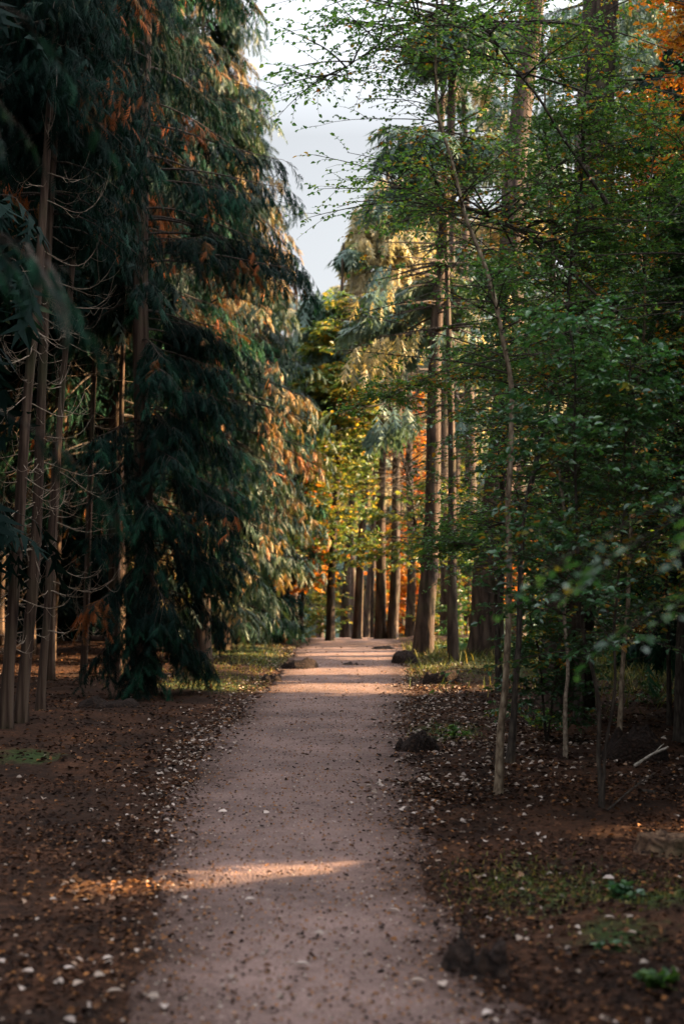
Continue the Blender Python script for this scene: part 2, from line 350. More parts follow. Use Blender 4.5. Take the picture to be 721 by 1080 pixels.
def path_mat():
    m, nt, N, L = new_mat('path_gravel')
    tc = N('ShaderNodeTexCoord')
    def noise(sc, det=6, ro=.6):
        n = N('ShaderNodeTexNoise'); n.inputs['Scale'].default_value = sc; n.inputs['Detail'].default_value = det; n.inputs['Roughness'].default_value = ro
        L(tc.outputs['Object'], n.inputs['Vector']); return n
    fine = noise(70, 4, .75); big = noise(1.1, 5, .6); mid = noise(9, 5, .7)
    vor = N('ShaderNodeTexVoronoi'); vor.inputs['Scale'].default_value = 55; L(tc.outputs['Object'], vor.inputs['Vector'])
    s = N('ShaderNodeMath'); s.operation = 'MULTIPLY_ADD'; s.inputs[1].default_value = .6; L(fine.outputs['Fac'], s.inputs[0])
    q = N('ShaderNodeMath'); q.operation = 'MULTIPLY'; q.inputs[1].default_value = .4; L(mid.outputs['Fac'], q.inputs[0]); L(q.outputs[0], s.inputs[2])
    r = ramp(N, [(.30, (.07, .043, .036)), (.5, (.205, .128, .108)), (.66, (.31, .210, .185)), (.8, (.44, .35, .32))]); L(s.outputs[0], r.inputs['Fac'])
    hv = N('ShaderNodeHueSaturation'); L(r.outputs['Color'], hv.inputs['Color'])
    mr = N('ShaderNodeMapRange'); mr.inputs[1].default_value = .3; mr.inputs[2].default_value = .7; mr.inputs[3].default_value = .56; mr.inputs[4].default_value = 1.2; L(big.outputs['Fac'], mr.inputs[0]); L(mr.outputs[0], hv.inputs['Value'])
    # trodden dirt and needles where the way meets the forest floor
    ed = N('ShaderNodeAttribute'); ed.attribute_name = 'edge'
    e1 = N('ShaderNodeMath'); e1.operation = 'MULTIPLY_ADD'; e1.inputs[1].default_value = 2.2; e1.inputs[2].default_value = -1.1; L(mid.outputs['Fac'], e1.inputs[0])
    e2 = N('ShaderNodeMath'); e2.operation = 'ADD'; L(e1.outputs[0], e2.inputs[0]); L(ed.outputs['Fac'], e2.inputs[1])
    e3 = N('ShaderNodeMapRange'); e3.inputs[1].default_value = .18; e3.inputs[2].default_value = .92; L(e2.outputs[0], e3.inputs[0])
    dirt = ramp(N, [(.35, (.022, .013, .010)), (.55, (.07, .035, .024)), (.75, (.15, .08, .05))]); L(fine.outputs['Fac'], dirt.inputs['Fac'])
    mx = N('ShaderNodeMix'); mx.data_type = 'RGBA'; L(e3.outputs[0], mx.inputs[0]); L(hv.outputs['Color'], mx.inputs[6]); L(dirt.outputs['Color'], mx.inputs[7])
    b = N('ShaderNodeBsdfPrincipled'); b.inputs['Roughness'].default_value = .85; b.inputs['Specular IOR Level'].default_value = .3
    L(mx.outputs[2], b.inputs['Base Color'])
    h = N('ShaderNodeMath'); h.operation = 'ADD'; L(s.outputs[0], h.inputs[0]); L(vor.outputs['Distance'], h.inputs[1])
    bp = N('ShaderNodeBump'); bp.inputs['Strength'].default_value = .8; bp.inputs['Distance'].default_value = .015; L(h.outputs[0], bp.inputs['Height']); L(bp.outputs[0], b.inputs['Normal'])
    o = N('ShaderNodeOutputMaterial'); L(b.outputs[0], o.inputs['Surface'])
    return m

# ------------------------------------------------------------------ ground and path
def tag(o, label=None, cat=None, group=None, kind=None):
    if label: o['label'] = label
    if cat: o['category'] = cat
    if group: o['group'] = group
    if kind: o['kind'] = kind
    return o
def thing(name, label, cat, loc, group=None):
    o = bpy.data.objects.new(name, None); C.objects.link(o); o.location = [float(v) for v in loc]; o.empty_display_size = .2
    return tag(o, label, cat, group)

def spaced(pts):
    out = []
    for (a, b, st) in pts: out.append(np.arange(a, b, st))
    return np.concatenate(out)
gx = spaced([(-400, -60, 40), (-60, -16, 4), (-16, -6, .5), (-6, -3.5, .12), (-3.5, 3.5, .055), (3.5, 7, .12), (7, 16, .5), (16, 60, 4), (60, 401, 40)])
gy = spaced([(-120, -20, 20), (-20, 2, 1), (2, 4.5, .2), (4.5, 16, .06), (16, 30, .12), (30, 60, .3), (60, 120, 4), (120, 420, 30)])
GX, GY = np.meshgrid(gx, gy, indexing='xy')
lE, rE = path_edges(GY); dE = np.maximum(lE - GX, GX - rE)
GZ = gz(GX, GY)
offm = smooth(-.05, .25, dE)
near = smooth(70, 40, np.abs(GY)) * smooth(30, 12, np.abs(GX))
GZ = GZ + near * offm * (0.035 * (fbm2(GX, GY, 6.0, 31) - .5) + 0.03 * (fbm2(GX, GY, 14.0, 41, 2) - .5)) - 0.03 * smooth(-.02, -.15, dE)
nx, ny = len(gx), len(gy)
i0 = (np.arange(ny - 1)[:, None] * nx + np.arange(nx - 1)[None]).ravel()
mb = MB(); mb.add(np.stack([GX, GY, GZ], -1), np.stack([i0, i0 + 1, i0 + nx + 1, i0 + nx], -1))
ground = mb.build('ground', ground_mat()); tag(ground, 'dark brown forest floor of needles and leaf mould', 'ground', kind='structure')
moss = np.zeros_like(GX)
for px, py, rx, ry in [(588, 942, .42, .5), (540, 930, .2, .3), (690, 945, .35, .35), (30, 800, .4, .5), (650, 985, .3, .3), (300, 700, 1.3, 2.6), (215, 722, 1.2, 1.6), (255, 690, 1.6, 3), (440, 683, .9, 2.4), (640, 700, 5, 5), (470, 770, .5, 1.2)]:
    p = on_ground(px, py); moss = np.maximum(moss, np.exp(-((GX - p[0]) / rx) ** 2 - ((GY - p[1]) / ry) ** 2))
a = ground.data.attributes.new('moss', 'FLOAT', 'POINT'); a.data.foreach_set('value', moss.ravel().astype(np.float32))

py_ = spaced([(-20, 3, .5), (3, 20, .06), (20, 46, .12), (46, 88, .6)])
u = np.concatenate([[-.03, 0, .02, .04], np.linspace(.06, .94, 61), [.96, .98, 1, 1.03]])
PL, PR = path_edges(py_)
zz = np.zeros_like(py_)
wl = .42 * (fbm2(py_, zz, 1.3, 51) - .5) + .12 * (fbm2(py_, zz, 5, 52) - .5); wr = .5 * (fbm2(py_, zz, 1.1, 61) - .5) + .12 * (fbm2(py_, zz, 5, 62) - .5)
PX = (PL + wl)[:, None] * (1 - u)[None] + (PR + wr)[:, None] * u[None]
PY = np.repeat(py_[:, None], len(u), 1)
PZ = gz(PX, PY) + 0.012 + 0.012 * (fbm2(PX, PY, 4, 71) - .5) + .008 * (fbm2(PX, PY, 16, 72, 2) - .5)
PZ += np.where((u < .01) | (u > .99), -.06, 0)[None]
mb = MB(); i0 = (np.arange(len(py_) - 1)[:, None] * len(u) + np.arange(len(u) - 1)[None]).ravel()
mb.add(np.stack([PX, PY, PZ], -1), np.stack([i0, i0 + 1, i0 + len(u) + 1, i0 + len(u)], -1))
path = mb.build('path', path_mat()); tag(path, 'pinkish gravel footpath running straight into the trees', 'path', kind='structure')
edge = np.clip(1 - np.minimum(u, 1 - u)[None] * (PR - PL)[:, None] / .62, 0, 1) * np.ones_like(PX)
a = path.data.attributes.new('edge', 'FLOAT', 'POINT'); a.data.foreach_set('value', edge.ravel().astype(np.float32))

# ------------------------------------------------------------------ leaf litter, grass (uncountable ground cover)
def on_surface(x, y):
    l, r = path_edges(y); inn = (x > l) & (x < r)
    return gz(x, y) + np.where(inn, .018, .008)
rng = np.random.default_rng(11)
def scatter_litter():
    mb = MB()
    def put(n, y0, y1, xr, size, pw, pale, seed, edge_only=False):
        r = np.random.default_rng(seed)
        y = y0 + (y1 - y0) * r.random(n) ** pw
        l, rr = path_edges(y)
        if edge_only:
            sd = r.random(n) < .5
            x = np.where(sd, l - np.abs(r.normal(0, .35, n)) + .12, rr + np.abs(r.normal(0, .6, n)) - .15)
        else:
            x = r.uniform(-1, 1, n) * (2.6 + .24 * y)
        ins = (x > l) & (x < rr)
        inn = np.minimum(x - l, rr - x)
        k = (~ins & (r.random(n) < .25 + 1.5 * smooth(.35, .65, fbm2(x, y, .9, seed + 80)))) | (ins & (r.random(n) < np.maximum(.022, .75 * np.exp(-inn / (.06 + .16 * fbm2(x, y, 1.2, 90))))))
        x, y, ins = x[k], y[k], ins[k]; n = len(x)
        p = np.stack([x, y, on_surface(x, y) + r.uniform(0, .012, n)], -1)
        az = r.uniform(0, 6.28, n); ax = np.stack([np.cos(az), np.sin(az), r.normal(0, .18, n)], -1)
        nr = norm(np.stack([r.normal(0, .35, n), r.normal(0, .35, n), np.ones(n)], -1))
        L = size * r.uniform(.5, 1.25, n)
        t = np.where(r.random(n) < pale, r.uniform(.88, 1.0, n), r.random(n) ** 1.45 * .84)
        leaves(mb, p, ax, nr, L, L * r.uniform(.45, .8, n), t, fold=.3)
    put(80000, 2.5, 12, 3.0, .034, 1.1, .008, 1)
    put(42000, 12, 36, 3.0, .05, 1.0, .02, 2)
    put(1300, 5, 12, 3.0, .042, 1.0, .16, 3, True)
    put(4600, 9, 34, 3.0, .048, 1.0, .36, 4, True)
    # drifts of pale leaves to the right of the way
    for px, py, rx, ry, n in [(500, 770, 1.0, 3.5, 900), (560, 745, 1.4, 4, 700), (450, 735, .5, 2.5, 350), (225, 770, .35, 2.5, 260), (195, 800, .25, 1.5, 140), (620, 790, 1.2, 2, 350), (480, 830, .8, 1.2, 260)]:
        c = on_ground(px, py); x = c[0] + rng.normal(0, rx * .6, n); y = c[1] + rng.normal(0, ry * .6, n)
        p = np.stack([x, y, on_surface(x, y) + .008], -1); az = rng.uniform(0, 6.28, n)
        ax = np.stack([np.cos(az), np.sin(az), rng.normal(0, .15, n)], -1); nr = norm(np.stack([rng.normal(0, .3, n), rng.normal(0, .3, n), np.ones(n)], -1))
        L = .05 * rng.uniform(.5, 1.3, n); leaves(mb, p, ax, nr, L, L * .65, np.where(rng.random(n) < .55, rng.uniform(.88, 1, n), rng.random(n) * .8), .3)
    n = 150; c = on_ground(98, 941); x = c[0] + rng.normal(0, .22, n); y = c[1] + rng.normal(0, .16, n)  # orange leaves laid here so the sun streak reads on dark soil
    az = rng.uniform(0, 6.28, n); leaves(mb, np.stack([x, y, on_surface(x, y) + .012], -1), np.stack([np.cos(az), np.sin(az), rng.normal(0, .2, n)], -1), norm(np.stack([rng.normal(0, .35, n), rng.normal(0, .35, n), np.ones(n)], -1)), .042, .028, rng.uniform(.72, .9, n), .3)
    o = mb.build('leaf_litter', M_LITTER, smooth_=False)
    tag(o, 'brown and pale fallen leaves strewn thickly over the forest floor', 'leaf litter', kind='stuff')
    # crumbs of bark and small stones on the way
    mb = MB(); n = 12000; y = 4.3 + 26 * rng.random(n) ** 1.6; l, r = path_edges(y); x = l + (r - l) * rng.random(n)
    p = np.stack([x, y, on_surface(x, y) + .002], -1); s = rng.uniform(.004, .013, n)[:, None, None]
    T = np.array([(1, 0, 0), (-.4, .9, 0), (-.5, -.8, 0), (0, .1, .8)], float)
    ca, sa = np.cos(y * 999), np.sin(y * 999)
    Rm = np.stack([np.stack([ca, -sa, 0 * ca], -1), np.stack([sa, ca, 0 * ca], -1), np.stack([0 * ca, 0 * ca, 1 + 0 * ca], -1)], 1)
    V = p[:, None] + s * np.einsum('nij,kj->nki', Rm, T)
    F = np.array([[0, 1, 3], [1, 2, 3], [2, 0, 3]]); F = (F[None] + (np.arange(n) * 4)[:, None, None]).reshape(-1, 3)
    mb.add(V, F, np.repeat(np.where(rng.random(n) < .3, rng.uniform(0, .5, n), rng.uniform(.7, .97, n)), 3))
    o = mb.build('path_grit', M_LITTER, smooth_=False); tag(o, 'small stones and crumbs of bark lying on the gravel', 'grit', kind='stuff')
scatter_litter()

def scatter_grass():
    mb = MB()
    for px, py, rx, ry, n, h in [(232, 716, 1.2, 2.0, 1100, .06), (265, 694, 1.4, 5, 2600, .09), (195, 726, .9, .8, 200, .05), (470, 690, 1.0, 4, 1900, .10), (450, 705, .4, 2, 600, .09), (590, 942, .5, .6, 2600, .03),
                                  (560, 925, .4, .5, 500, .05), (690, 940, .4, .4, 900, .03), (640, 690, 3.4, 4, 5200, .25), (580, 690, 2, 4, 2600, .22), (700, 720, 2, 3, 1800, .2), (475, 772, .4, .8, 200, .06)]:
        c = on_ground(px, py); x = c[0] + rng.normal(0, rx * .6, n); y = c[1] + rng.normal(0, ry * .6, n)
        l, r = path_edges(y); k = (x < l + .05) | (x > r - .05); x, y = x[k], y[k]; n = len(x)
        p = np.stack([x, y, gz(x, y) - .01], -1)
        d = norm(np.stack([rng.normal(0, .45, n), rng.normal(0, .45, n), np.ones(n)], -1)); H = h * rng.uniform(.4, 1.3, n)
        az = rng.uniform(0, 6.28, n); w = np.stack([np.cos(az), np.sin(az), 0 * az], -1) * (.006 + .02 * h)
        bend = np.stack([d[:, 0], d[:, 1], 0 * az], -1) * H[:, None]
        V = np.stack([p - w, p + w, p + d * H[:, None] * .6 + w * .6, p + d * H[:, None] + bend * .5, p + d * H[:, None] * .6 - w * .6], 1)
        F = np.array([[0, 1, 2, 4]]); F2 = np.array([[4, 2, 3]])
        off = (np.arange(n) * 5)[:, None, None]; t = rng.random(n)
        mb.add(V, (F[None] + off).reshape(-1, 4), t); mb.n -= 0
        mb.V.append(V.reshape(-1, 3).astype(np.float32)); mb.F.append((F2[None] + off).reshape(-1, 3) + mb.n); mb.n += n * 5; mb.T.append(t.astype(np.float32)); mb.M.append(np.zeros(n, np.int32))
    o = mb.build('grass', M_GRASS, smooth_=False); tag(o, 'short yellow green grass and moss beside the path', 'grass', kind='stuff')
scatter_grass()

# ------------------------------------------------------------------ tree kinds
def cedar(label, base, H, R, z0, nb, seed, mat=M_CEDAR, r0=.16, fl=.36, per=(12, 5), tmpl=FR, low=None, lean=(0, 0), rust=.10, name='cedar_tree', cat='tree', group=None, dead=0, gold=0.0, top=.97, pw=1.0, bark=None, cull=False, skirt=False, shade_dim=1.0):
    rng = np.random.default_rng(seed)
    base = np.array([base[0], base[1], gz1(base[0], base[1]) - .04])
    t = thing(name, label, cat, base, group)
    tip = base + np.array([lean[0], lean[1], H])
    mbt = MB(); q = trunk(mbt, [base, base * .5 + tip * .5 + np.array([rng.normal(0, .05), 0, 0]), tip], r0, .02, 60, 12, seed, .55, .07, .5)
    # boughs
    tt = (z0 + (H * top - z0) * ((np.arange(nb) + rng.random(nb)) / nb) ** pw) / H
    b, _ = pick(q[None], np.zeros(nb, int), tt)
    az = rng.uniform(0, 2 * pi, nb); sc = np.ones(nb)
    if low:                                            # below a height the boughs grow only towards the open side
        lo = tt * H < low[0]; az = np.where(lo, rng.uniform(low[1], low[2], nb), az); sc = np.where(lo, low[3], 1)
    Lb = R * (1.08 - tt ** 2.8) * rng.uniform(.55, 1.1, nb) * sc * (np.clip(.42 + .58 * tt * H / 2.8, 0, 1) if skirt else 1)
    d = np.stack([np.cos(az), np.sin(az), rng.uniform(.0, .22, nb)], -1)
    P = shoots(b, d, Lb, 9, rng.uniform(.45, .72, nb), .04, rng, up=.22)
    if cull:
        kb = keep(P.reshape(-1, 3)).reshape(nb, 9).all(1); P, Lb = P[kb], Lb[kb]; nb = len(P)
    mbc = MB(); tubes(mbc, P, np.linspace(1, .15, 9)[None] * (.010 + .006 * Lb)[:, None], 5)
    k1, k2 = per
    idx = np.repeat(np.arange(nb), k1); s = np.clip(np.tile(np.linspace(.30, 1, k1), nb) + rng.uniform(-.03, .03, nb * k1), .2, .995)
    p, tg = pick(P, idx, s)
    sd = norm(np.cross(tg, np.array([0, 0, 1.0]))) * np.where(np.arange(len(p)) % 2, 1, -1)[:, None]
    dd = norm(tg * .75 + sd * rng.uniform(.25, .85, (len(p), 1)) + np.array([0, 0, -.12]))
    L2 = (.26 + .34 * rng.random(len(p))) * (1.2 - .5 * s) * (R / 2.2) ** .6
    P2 = shoots(p, dd, L2, 4, rng.uniform(.4, 1.1, len(p)), .02, rng)
    if cull:
        kb = keep(P2.reshape(-1, 3)).reshape(len(P2), 4).all(1); P2, idx, s = P2[kb], idx[kb], s[kb]
    tubes(mbc, P2, np.linspace(1, .3, 4)[None] * np.full((len(P2), 1), .004), 3)
    i3 = np.repeat(np.arange(len(P2)), k2); s3 = np.tile(np.linspace(.12, .98, k2), len(P2))
    p3, t3 = pick(P2, i3, s3)
    n3 = len(p3)
    s2 = norm(np.cross(t3, np.array([0, 0, 1.0]))) * np.where(np.arange(n3) % 2, 1, -1)[:, None]
    ax = norm(t3 * .8 + s2 * .45 + np.array([0, 0, -.42]) + rng.normal(0, .32, (n3, 3)))
    nr = norm(np.array([0, 0, 1.0]) + t3 * .5 + rng.normal(0, .38, (n3, 3)))
    L3 = fl * rng.uniform(.5, 1.2, n3)
    clump = vnoise(p3 * np.array([1, 1, .55]), 1.5, seed + 3)
    per_bough = rng.normal(0, .13, nb)[idx][i3]
    tint = np.clip(.02 + .34 * s3 * s[i3] + .28 * rng.random(n3) + per_bough, 0, .72) * shade_dim  # inner and dimmed fronds carry shade in their colour; tips are paler growth
    if rust + gold > 0:
        thr = np.quantile(clump, 1 - rust - gold)
        r_ = clump > thr
        tint = np.where(r_ & (rng.random(n3) < .75), np.clip(.80 + .2 * vnoise(p3, .8, seed + 8) + rng.normal(0, .04, n3), .76, 1), tint)
    k = keep(p3, ax, L3) if p3[:, 0].max() > 1 else np.ones(n3, bool)
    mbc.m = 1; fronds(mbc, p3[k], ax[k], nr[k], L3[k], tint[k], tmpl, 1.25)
    if dead: mbt.m = 1; dead_wood(mbt, q, H, .6, z0 + 1.5, dead, rng)
    mbt.build('trunk', [bark or B_CEDAR, B_TWIG], t, base); mbc.build('crown', [B_DARK, mat], t, base, smooth_=False)
    return t

def dead_wood(m, q, H, za, zb, n, rng, Lm=.8):
    tt = rng.uniform(za, zb, n) / H
    b, _ = pick(q[None], np.zeros(n, int), tt); az = rng.uniform(0, 6.28, n)
    d = norm(np.stack([np.cos(az), np.sin(az), rng.uniform(-.5, .05, n)], -1)); L = Lm * rng.uniform(.35, 1.25, n)
    P = shoots(b, d, L, 9, rng.uniform(.25, .6, n), .04, rng, up=rng.uniform(.45, .95, n))
    tubes(m, P, np.linspace(1, .25, 9)[None] * rng.uniform(.005, .009, n)[:, None], 4)
    i = np.repeat(np.arange(n), 3); s = rng.uniform(.3, .95, n * 3); p, tg = pick(P, i, s)
    dd = norm(tg + rng.normal(0, .6, (n * 3, 3))); tubes(m, shoots(p, dd, L[i] * .35, 6, .3, .06, rng, up=.8), np.linspace(1, .4, 6)[None] * np.full((n * 3, 1), .0035), 3)

def conifer(label, base, H, R, z0, nb, seed, mat=M_HAZY_FIR, r0=.2, r1=.05, fl=.5, per=(8, 4), tmpl=FR_COARSE, lean=(0, 0), name='fir_tree', group=None, hang=.45, flat=True, dead=0, taper=.75, bark=None, rings=50, top_pt=None, bump=.06):
    rng = np.random.default_rng(seed)
    base = np.array([base[0], base[1], gz1(base[0], base[1]) - .05])
    t = thing(name, label, 'tree', base, group)
    tip = base + np.array([lean[0], lean[1], H])
    mbt = MB(); q = trunk(mbt, [base, base * .5 + tip * .5, tip], r0, r1, rings, 14, seed, .28, bump, .5)
    nw = max(3, nb // 6); lev = np.sort(rng.random(nw)) * .96 + .02
    w = rng.integers(0, nw, nb); u_ = np.clip(lev[w] + rng.normal(0, .006, nb), 0, .99)
    z = z0 + (H - z0) * u_
    b, _ = pick(q[None], np.zeros(nb, int), z / H)
    az = rng.uniform(0, 2 * pi, nb)
    Lb = R * (1.02 - u_) ** taper * rng.uniform(.6, 1.08, nb)
    d = norm(np.stack([np.cos(az), np.sin(az), .25 * u_ - .05 + rng.normal(0, .06, nb)], -1))
    P = shoots(b, d, Lb, 7, .28, .03, rng, up=.14)
    mbc = MB(); tubes(mbc, P, np.linspace(1, .15, 7)[None] * (.012 + .010 * Lb)[:, None], 5)
    k1, k2 = per
    idx = np.repeat(np.arange(nb), k1); s = np.clip(np.tile(np.linspace(.28, 1, k1), nb) + rng.uniform(-.05, .05, nb * k1), .15, .995)
    p, tg = pick(P, idx, s)
    sd = norm(np.cross(tg, np.array([0, 0, 1.0]))) * np.where(np.arange(len(p)) % 2, 1, -1)[:, None]
    dd = norm(tg * .8 + sd * rng.uniform(.5, 1.2, (len(p), 1)))
    L2 = Lb[idx] * .30 * (1.15 - .7 * s) * rng.uniform(.7, 1.3, len(p)) + .12
    P2 = shoots(p, dd, L2, 4, hang, .02, rng)
    i3 = np.repeat(np.arange(len(P2)), k2); s3 = np.tile(np.linspace(.1, .95, k2), len(P2)); p3, t3 = pick(P2, i3, s3); n3 = len(p3)
    ax = norm(t3 + np.array([0, 0, -hang]) + rng.normal(0, .35, (n3, 3)))
    nr = norm(np.array([0, 0, 1.0]) + .5 * rng.normal(0, .5, (n3, 3)))
    L3 = fl * rng.uniform(.6, 1.25, n3)
    tint = np.clip(.55 * rng.random(n3) + .6 * (vnoise(p3, .6, seed) - .25), 0, 1)
    k = keep(p3, ax, L3) if p3[:, 0].max() > 1.6 else np.ones(n3, bool)
    mbc.m = 1; fronds(mbc, p3[k], ax[k], nr[k], L3[k], tint[k], tmpl)
    mbc.build('crown', [B_DARK, mat], t, base, smooth_=False)
    if dead: mbt.m = 1; dead_wood(mbt, q, H, 1.5, z0, dead, rng, Lm=R * .5)
    mbt.build('trunk', [bark or B_FIR, B_DARK], t, base)
    return t

def broadleaf(label, pts, r0, r1, nb, Lr, seed, mat=M_GREEN, bark=B_DARK, t0=.25, el=.45, twigs=7, lpt=11, ls=.052, name='sapling', cat='sapling', group=None, taper=1.0, flatten=.6, droop=.12, yellow=.10, more=(), az_rng=None, sag=0, bend=.06, lw=.62, ylump=True, mk=.75, ml=1.0):
    """stem through pts (world), boughs, twigs, separate leaves"""
    rng = np.random.default_rng(seed)
    base = np.array(pts[0], float)
    t = thing(name, label, cat, base, group)
    mbb = MB(); mbl = mbb
    stems = [pts] + list(more)
    for k, sp in enumerate(stems):
        sp = [np.array(p, float) for p in sp]
        q = curve(sp, 40); L = np.linspace(0, 1, 40)
        rr = (r0 + (r1 - r0) * L) * (1 if k == 0 else mk); rr = rr * (1 + .5 * np.exp(-L * 25)) * (1 + .12 * (vnoise(q, 9, seed) - .5))
        q = q + (np.stack([vnoise(q, 2.2, seed + 4) - .5, vnoise(q, 2.2, seed + 6) - .5, 0 * L], -1)) * bend * 1.2 * smooth(0, .1, L)[:, None]
        m1 = MB(); tubes(m1, q[None], rr[None], 9); m1.build('trunk', bark, t, base)
        H = np.linalg.norm(q[-1] - q[0])
        n = nb if k == 0 else int(nb * (.7 if ml == 1 else .26))
        tt = t0 + (1 - t0) * rng.random(n) ** .9
        b, tg = pick(q[None], np.zeros(n, int), tt)
        az = np.arange(n) * 2.4 + rng.normal(0, .5, n) if az_rng is None else rng.uniform(*az_rng, n)
        e = el + rng.normal(0, .22, n)
        d = norm(np.stack([np.cos(az) * np.cos(e), np.sin(az) * np.cos(e), np.sin(e)], -1))
        Lb = Lr * (1.1 - .75 * ((tt - t0) / (1 - t0)) ** taper) * rng.uniform(.5, 1.1, n) * (1 if k == 0 else ml)
        P = shoots(b, d, Lb, 8, droop + .15 * rng.random(n), .05, rng)
        mbb.m = 0; tubes(mbb, P, np.linspace(1, .22, 8)[None] * (r1 * .35 + .0032 * Lb)[:, None], 5)
        idx = np.repeat(np.arange(n), twigs); s = np.clip(np.tile(np.linspace(.22, 1, twigs), n) + rng.uniform(-.06, .06, n * twigs), .1, .99)
        p, tg = pick(P, idx, s)
        sd = norm(np.cross(tg, np.array([0, 0, 1.0]))) * np.where(np.arange(len(p)) % 2, 1, -1)[:, None]
        dd = norm(tg * .8 + sd * rng.uniform(.4, 1.1, (len(p), 1)) + np.array([0, 0, 1]) * rng.normal(.05, .28, (len(p), 1)))
        L2 = (.16 + .30 * rng.random(len(p)) * Lb[idx] ** .5) * (1.2 - .5 * s)
        P2 = shoots(p, dd, L2, 4, .15, .04, rng)
        tubes(mbb, P2, np.linspace(1, .4, 4)[None] * np.full((len(P2), 1), .0028), 3)
        i3 = np.repeat(np.arange(len(P2)), lpt); s3 = np.tile(np.linspace(.12, 1, lpt), len(P2)) + rng.uniform(-.04, .04, len(P2) * lpt); p3, t3 = pick(P2, i3, np.clip(s3, 0, .999))
        n3 = len(p3)
        s_ = norm(np.cross(t3, np.array([0, 0, 1.0]))) * np.where(np.arange(n3) % 2, 1, -1)[:, None]
        ax = norm(t3 * .6 + s_ * .8 + rng.normal(0, .28, (n3, 3)) + np.array([0, 0, -.15]))
        nr = norm(np.array([0, 0, 1.0]) + rng.normal(0, flatten, (n3, 3)))
        Ll = ls * rng.uniform(.4, 1.35, n3)
        tint = np.clip(.15 + .75 * rng.random(n3) * (.5 + vnoise(p3, 1.7, seed)), 0, .90)
        yl = vnoise(p3, 2.0, seed + 9)
        ym = (yl > np.quantile(yl, 1 - 2 * yellow)) & (rng.random(n3) < .45)
        tint = np.where(ym, rng.uniform(.94, 1, n3), tint) if ylump else np.clip(tint * .9 + .35 * (yl - .4), 0, 1)
        kk = (keep(p3, ax, Ll, 0) if p3[:, 0].max() > 1.6 else np.ones(n3, bool)) & (rng.random(n3) < .93)
        mbb.m = 1; leaves(mbl, p3[kk], ax[kk], nr[kk], Ll[kk], Ll[kk] * lw, tint[kk])
    mbb.build('crown', [B_DARK, mat], t, base, smooth_=False)
    return t

def stem_px(pix, depth, ddepth=0.0, sink=.03):
    """stem through pixels; the foot stands on the ground"""
    f = on_ground(*pix[0]); out = [f - np.array([0, 0, sink])]
    for i, q in enumerate(pix[1:], 1): out.append(at(q[0], q[1], f[1] + ddepth * i / (len(pix) - 1)))
    return out

# ------------------------------------------------------------------ LEFT: dark cedars and the thin bare trunks
def gpx(px, py): return on_ground(px, py)[:2]
p = gpx(150, 733); cedar('big dark green cedar with draping boughs that sweep down to the forest floor', p, 19, 2.3, .6, 200, 101, skirt=True, per=(16, 9), tmpl=FR, fl=.20, rust=.035, low=(5.6, -2.1, .7, .62), shade_dim=.8)
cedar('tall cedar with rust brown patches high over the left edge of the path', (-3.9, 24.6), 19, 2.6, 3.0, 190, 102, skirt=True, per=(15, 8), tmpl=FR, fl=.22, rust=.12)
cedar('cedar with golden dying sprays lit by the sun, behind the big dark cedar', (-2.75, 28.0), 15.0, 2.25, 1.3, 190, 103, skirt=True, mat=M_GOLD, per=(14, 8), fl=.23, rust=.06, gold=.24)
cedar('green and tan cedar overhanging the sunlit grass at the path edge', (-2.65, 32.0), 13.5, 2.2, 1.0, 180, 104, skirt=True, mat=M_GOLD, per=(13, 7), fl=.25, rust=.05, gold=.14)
cedar('last cedar of the row, dark bluish skirt by the bend of the path', (-2.75, 36.5), 11.5, 1.95, .5, 180, 105, per=(12, 5), fl=.40, rust=.04)
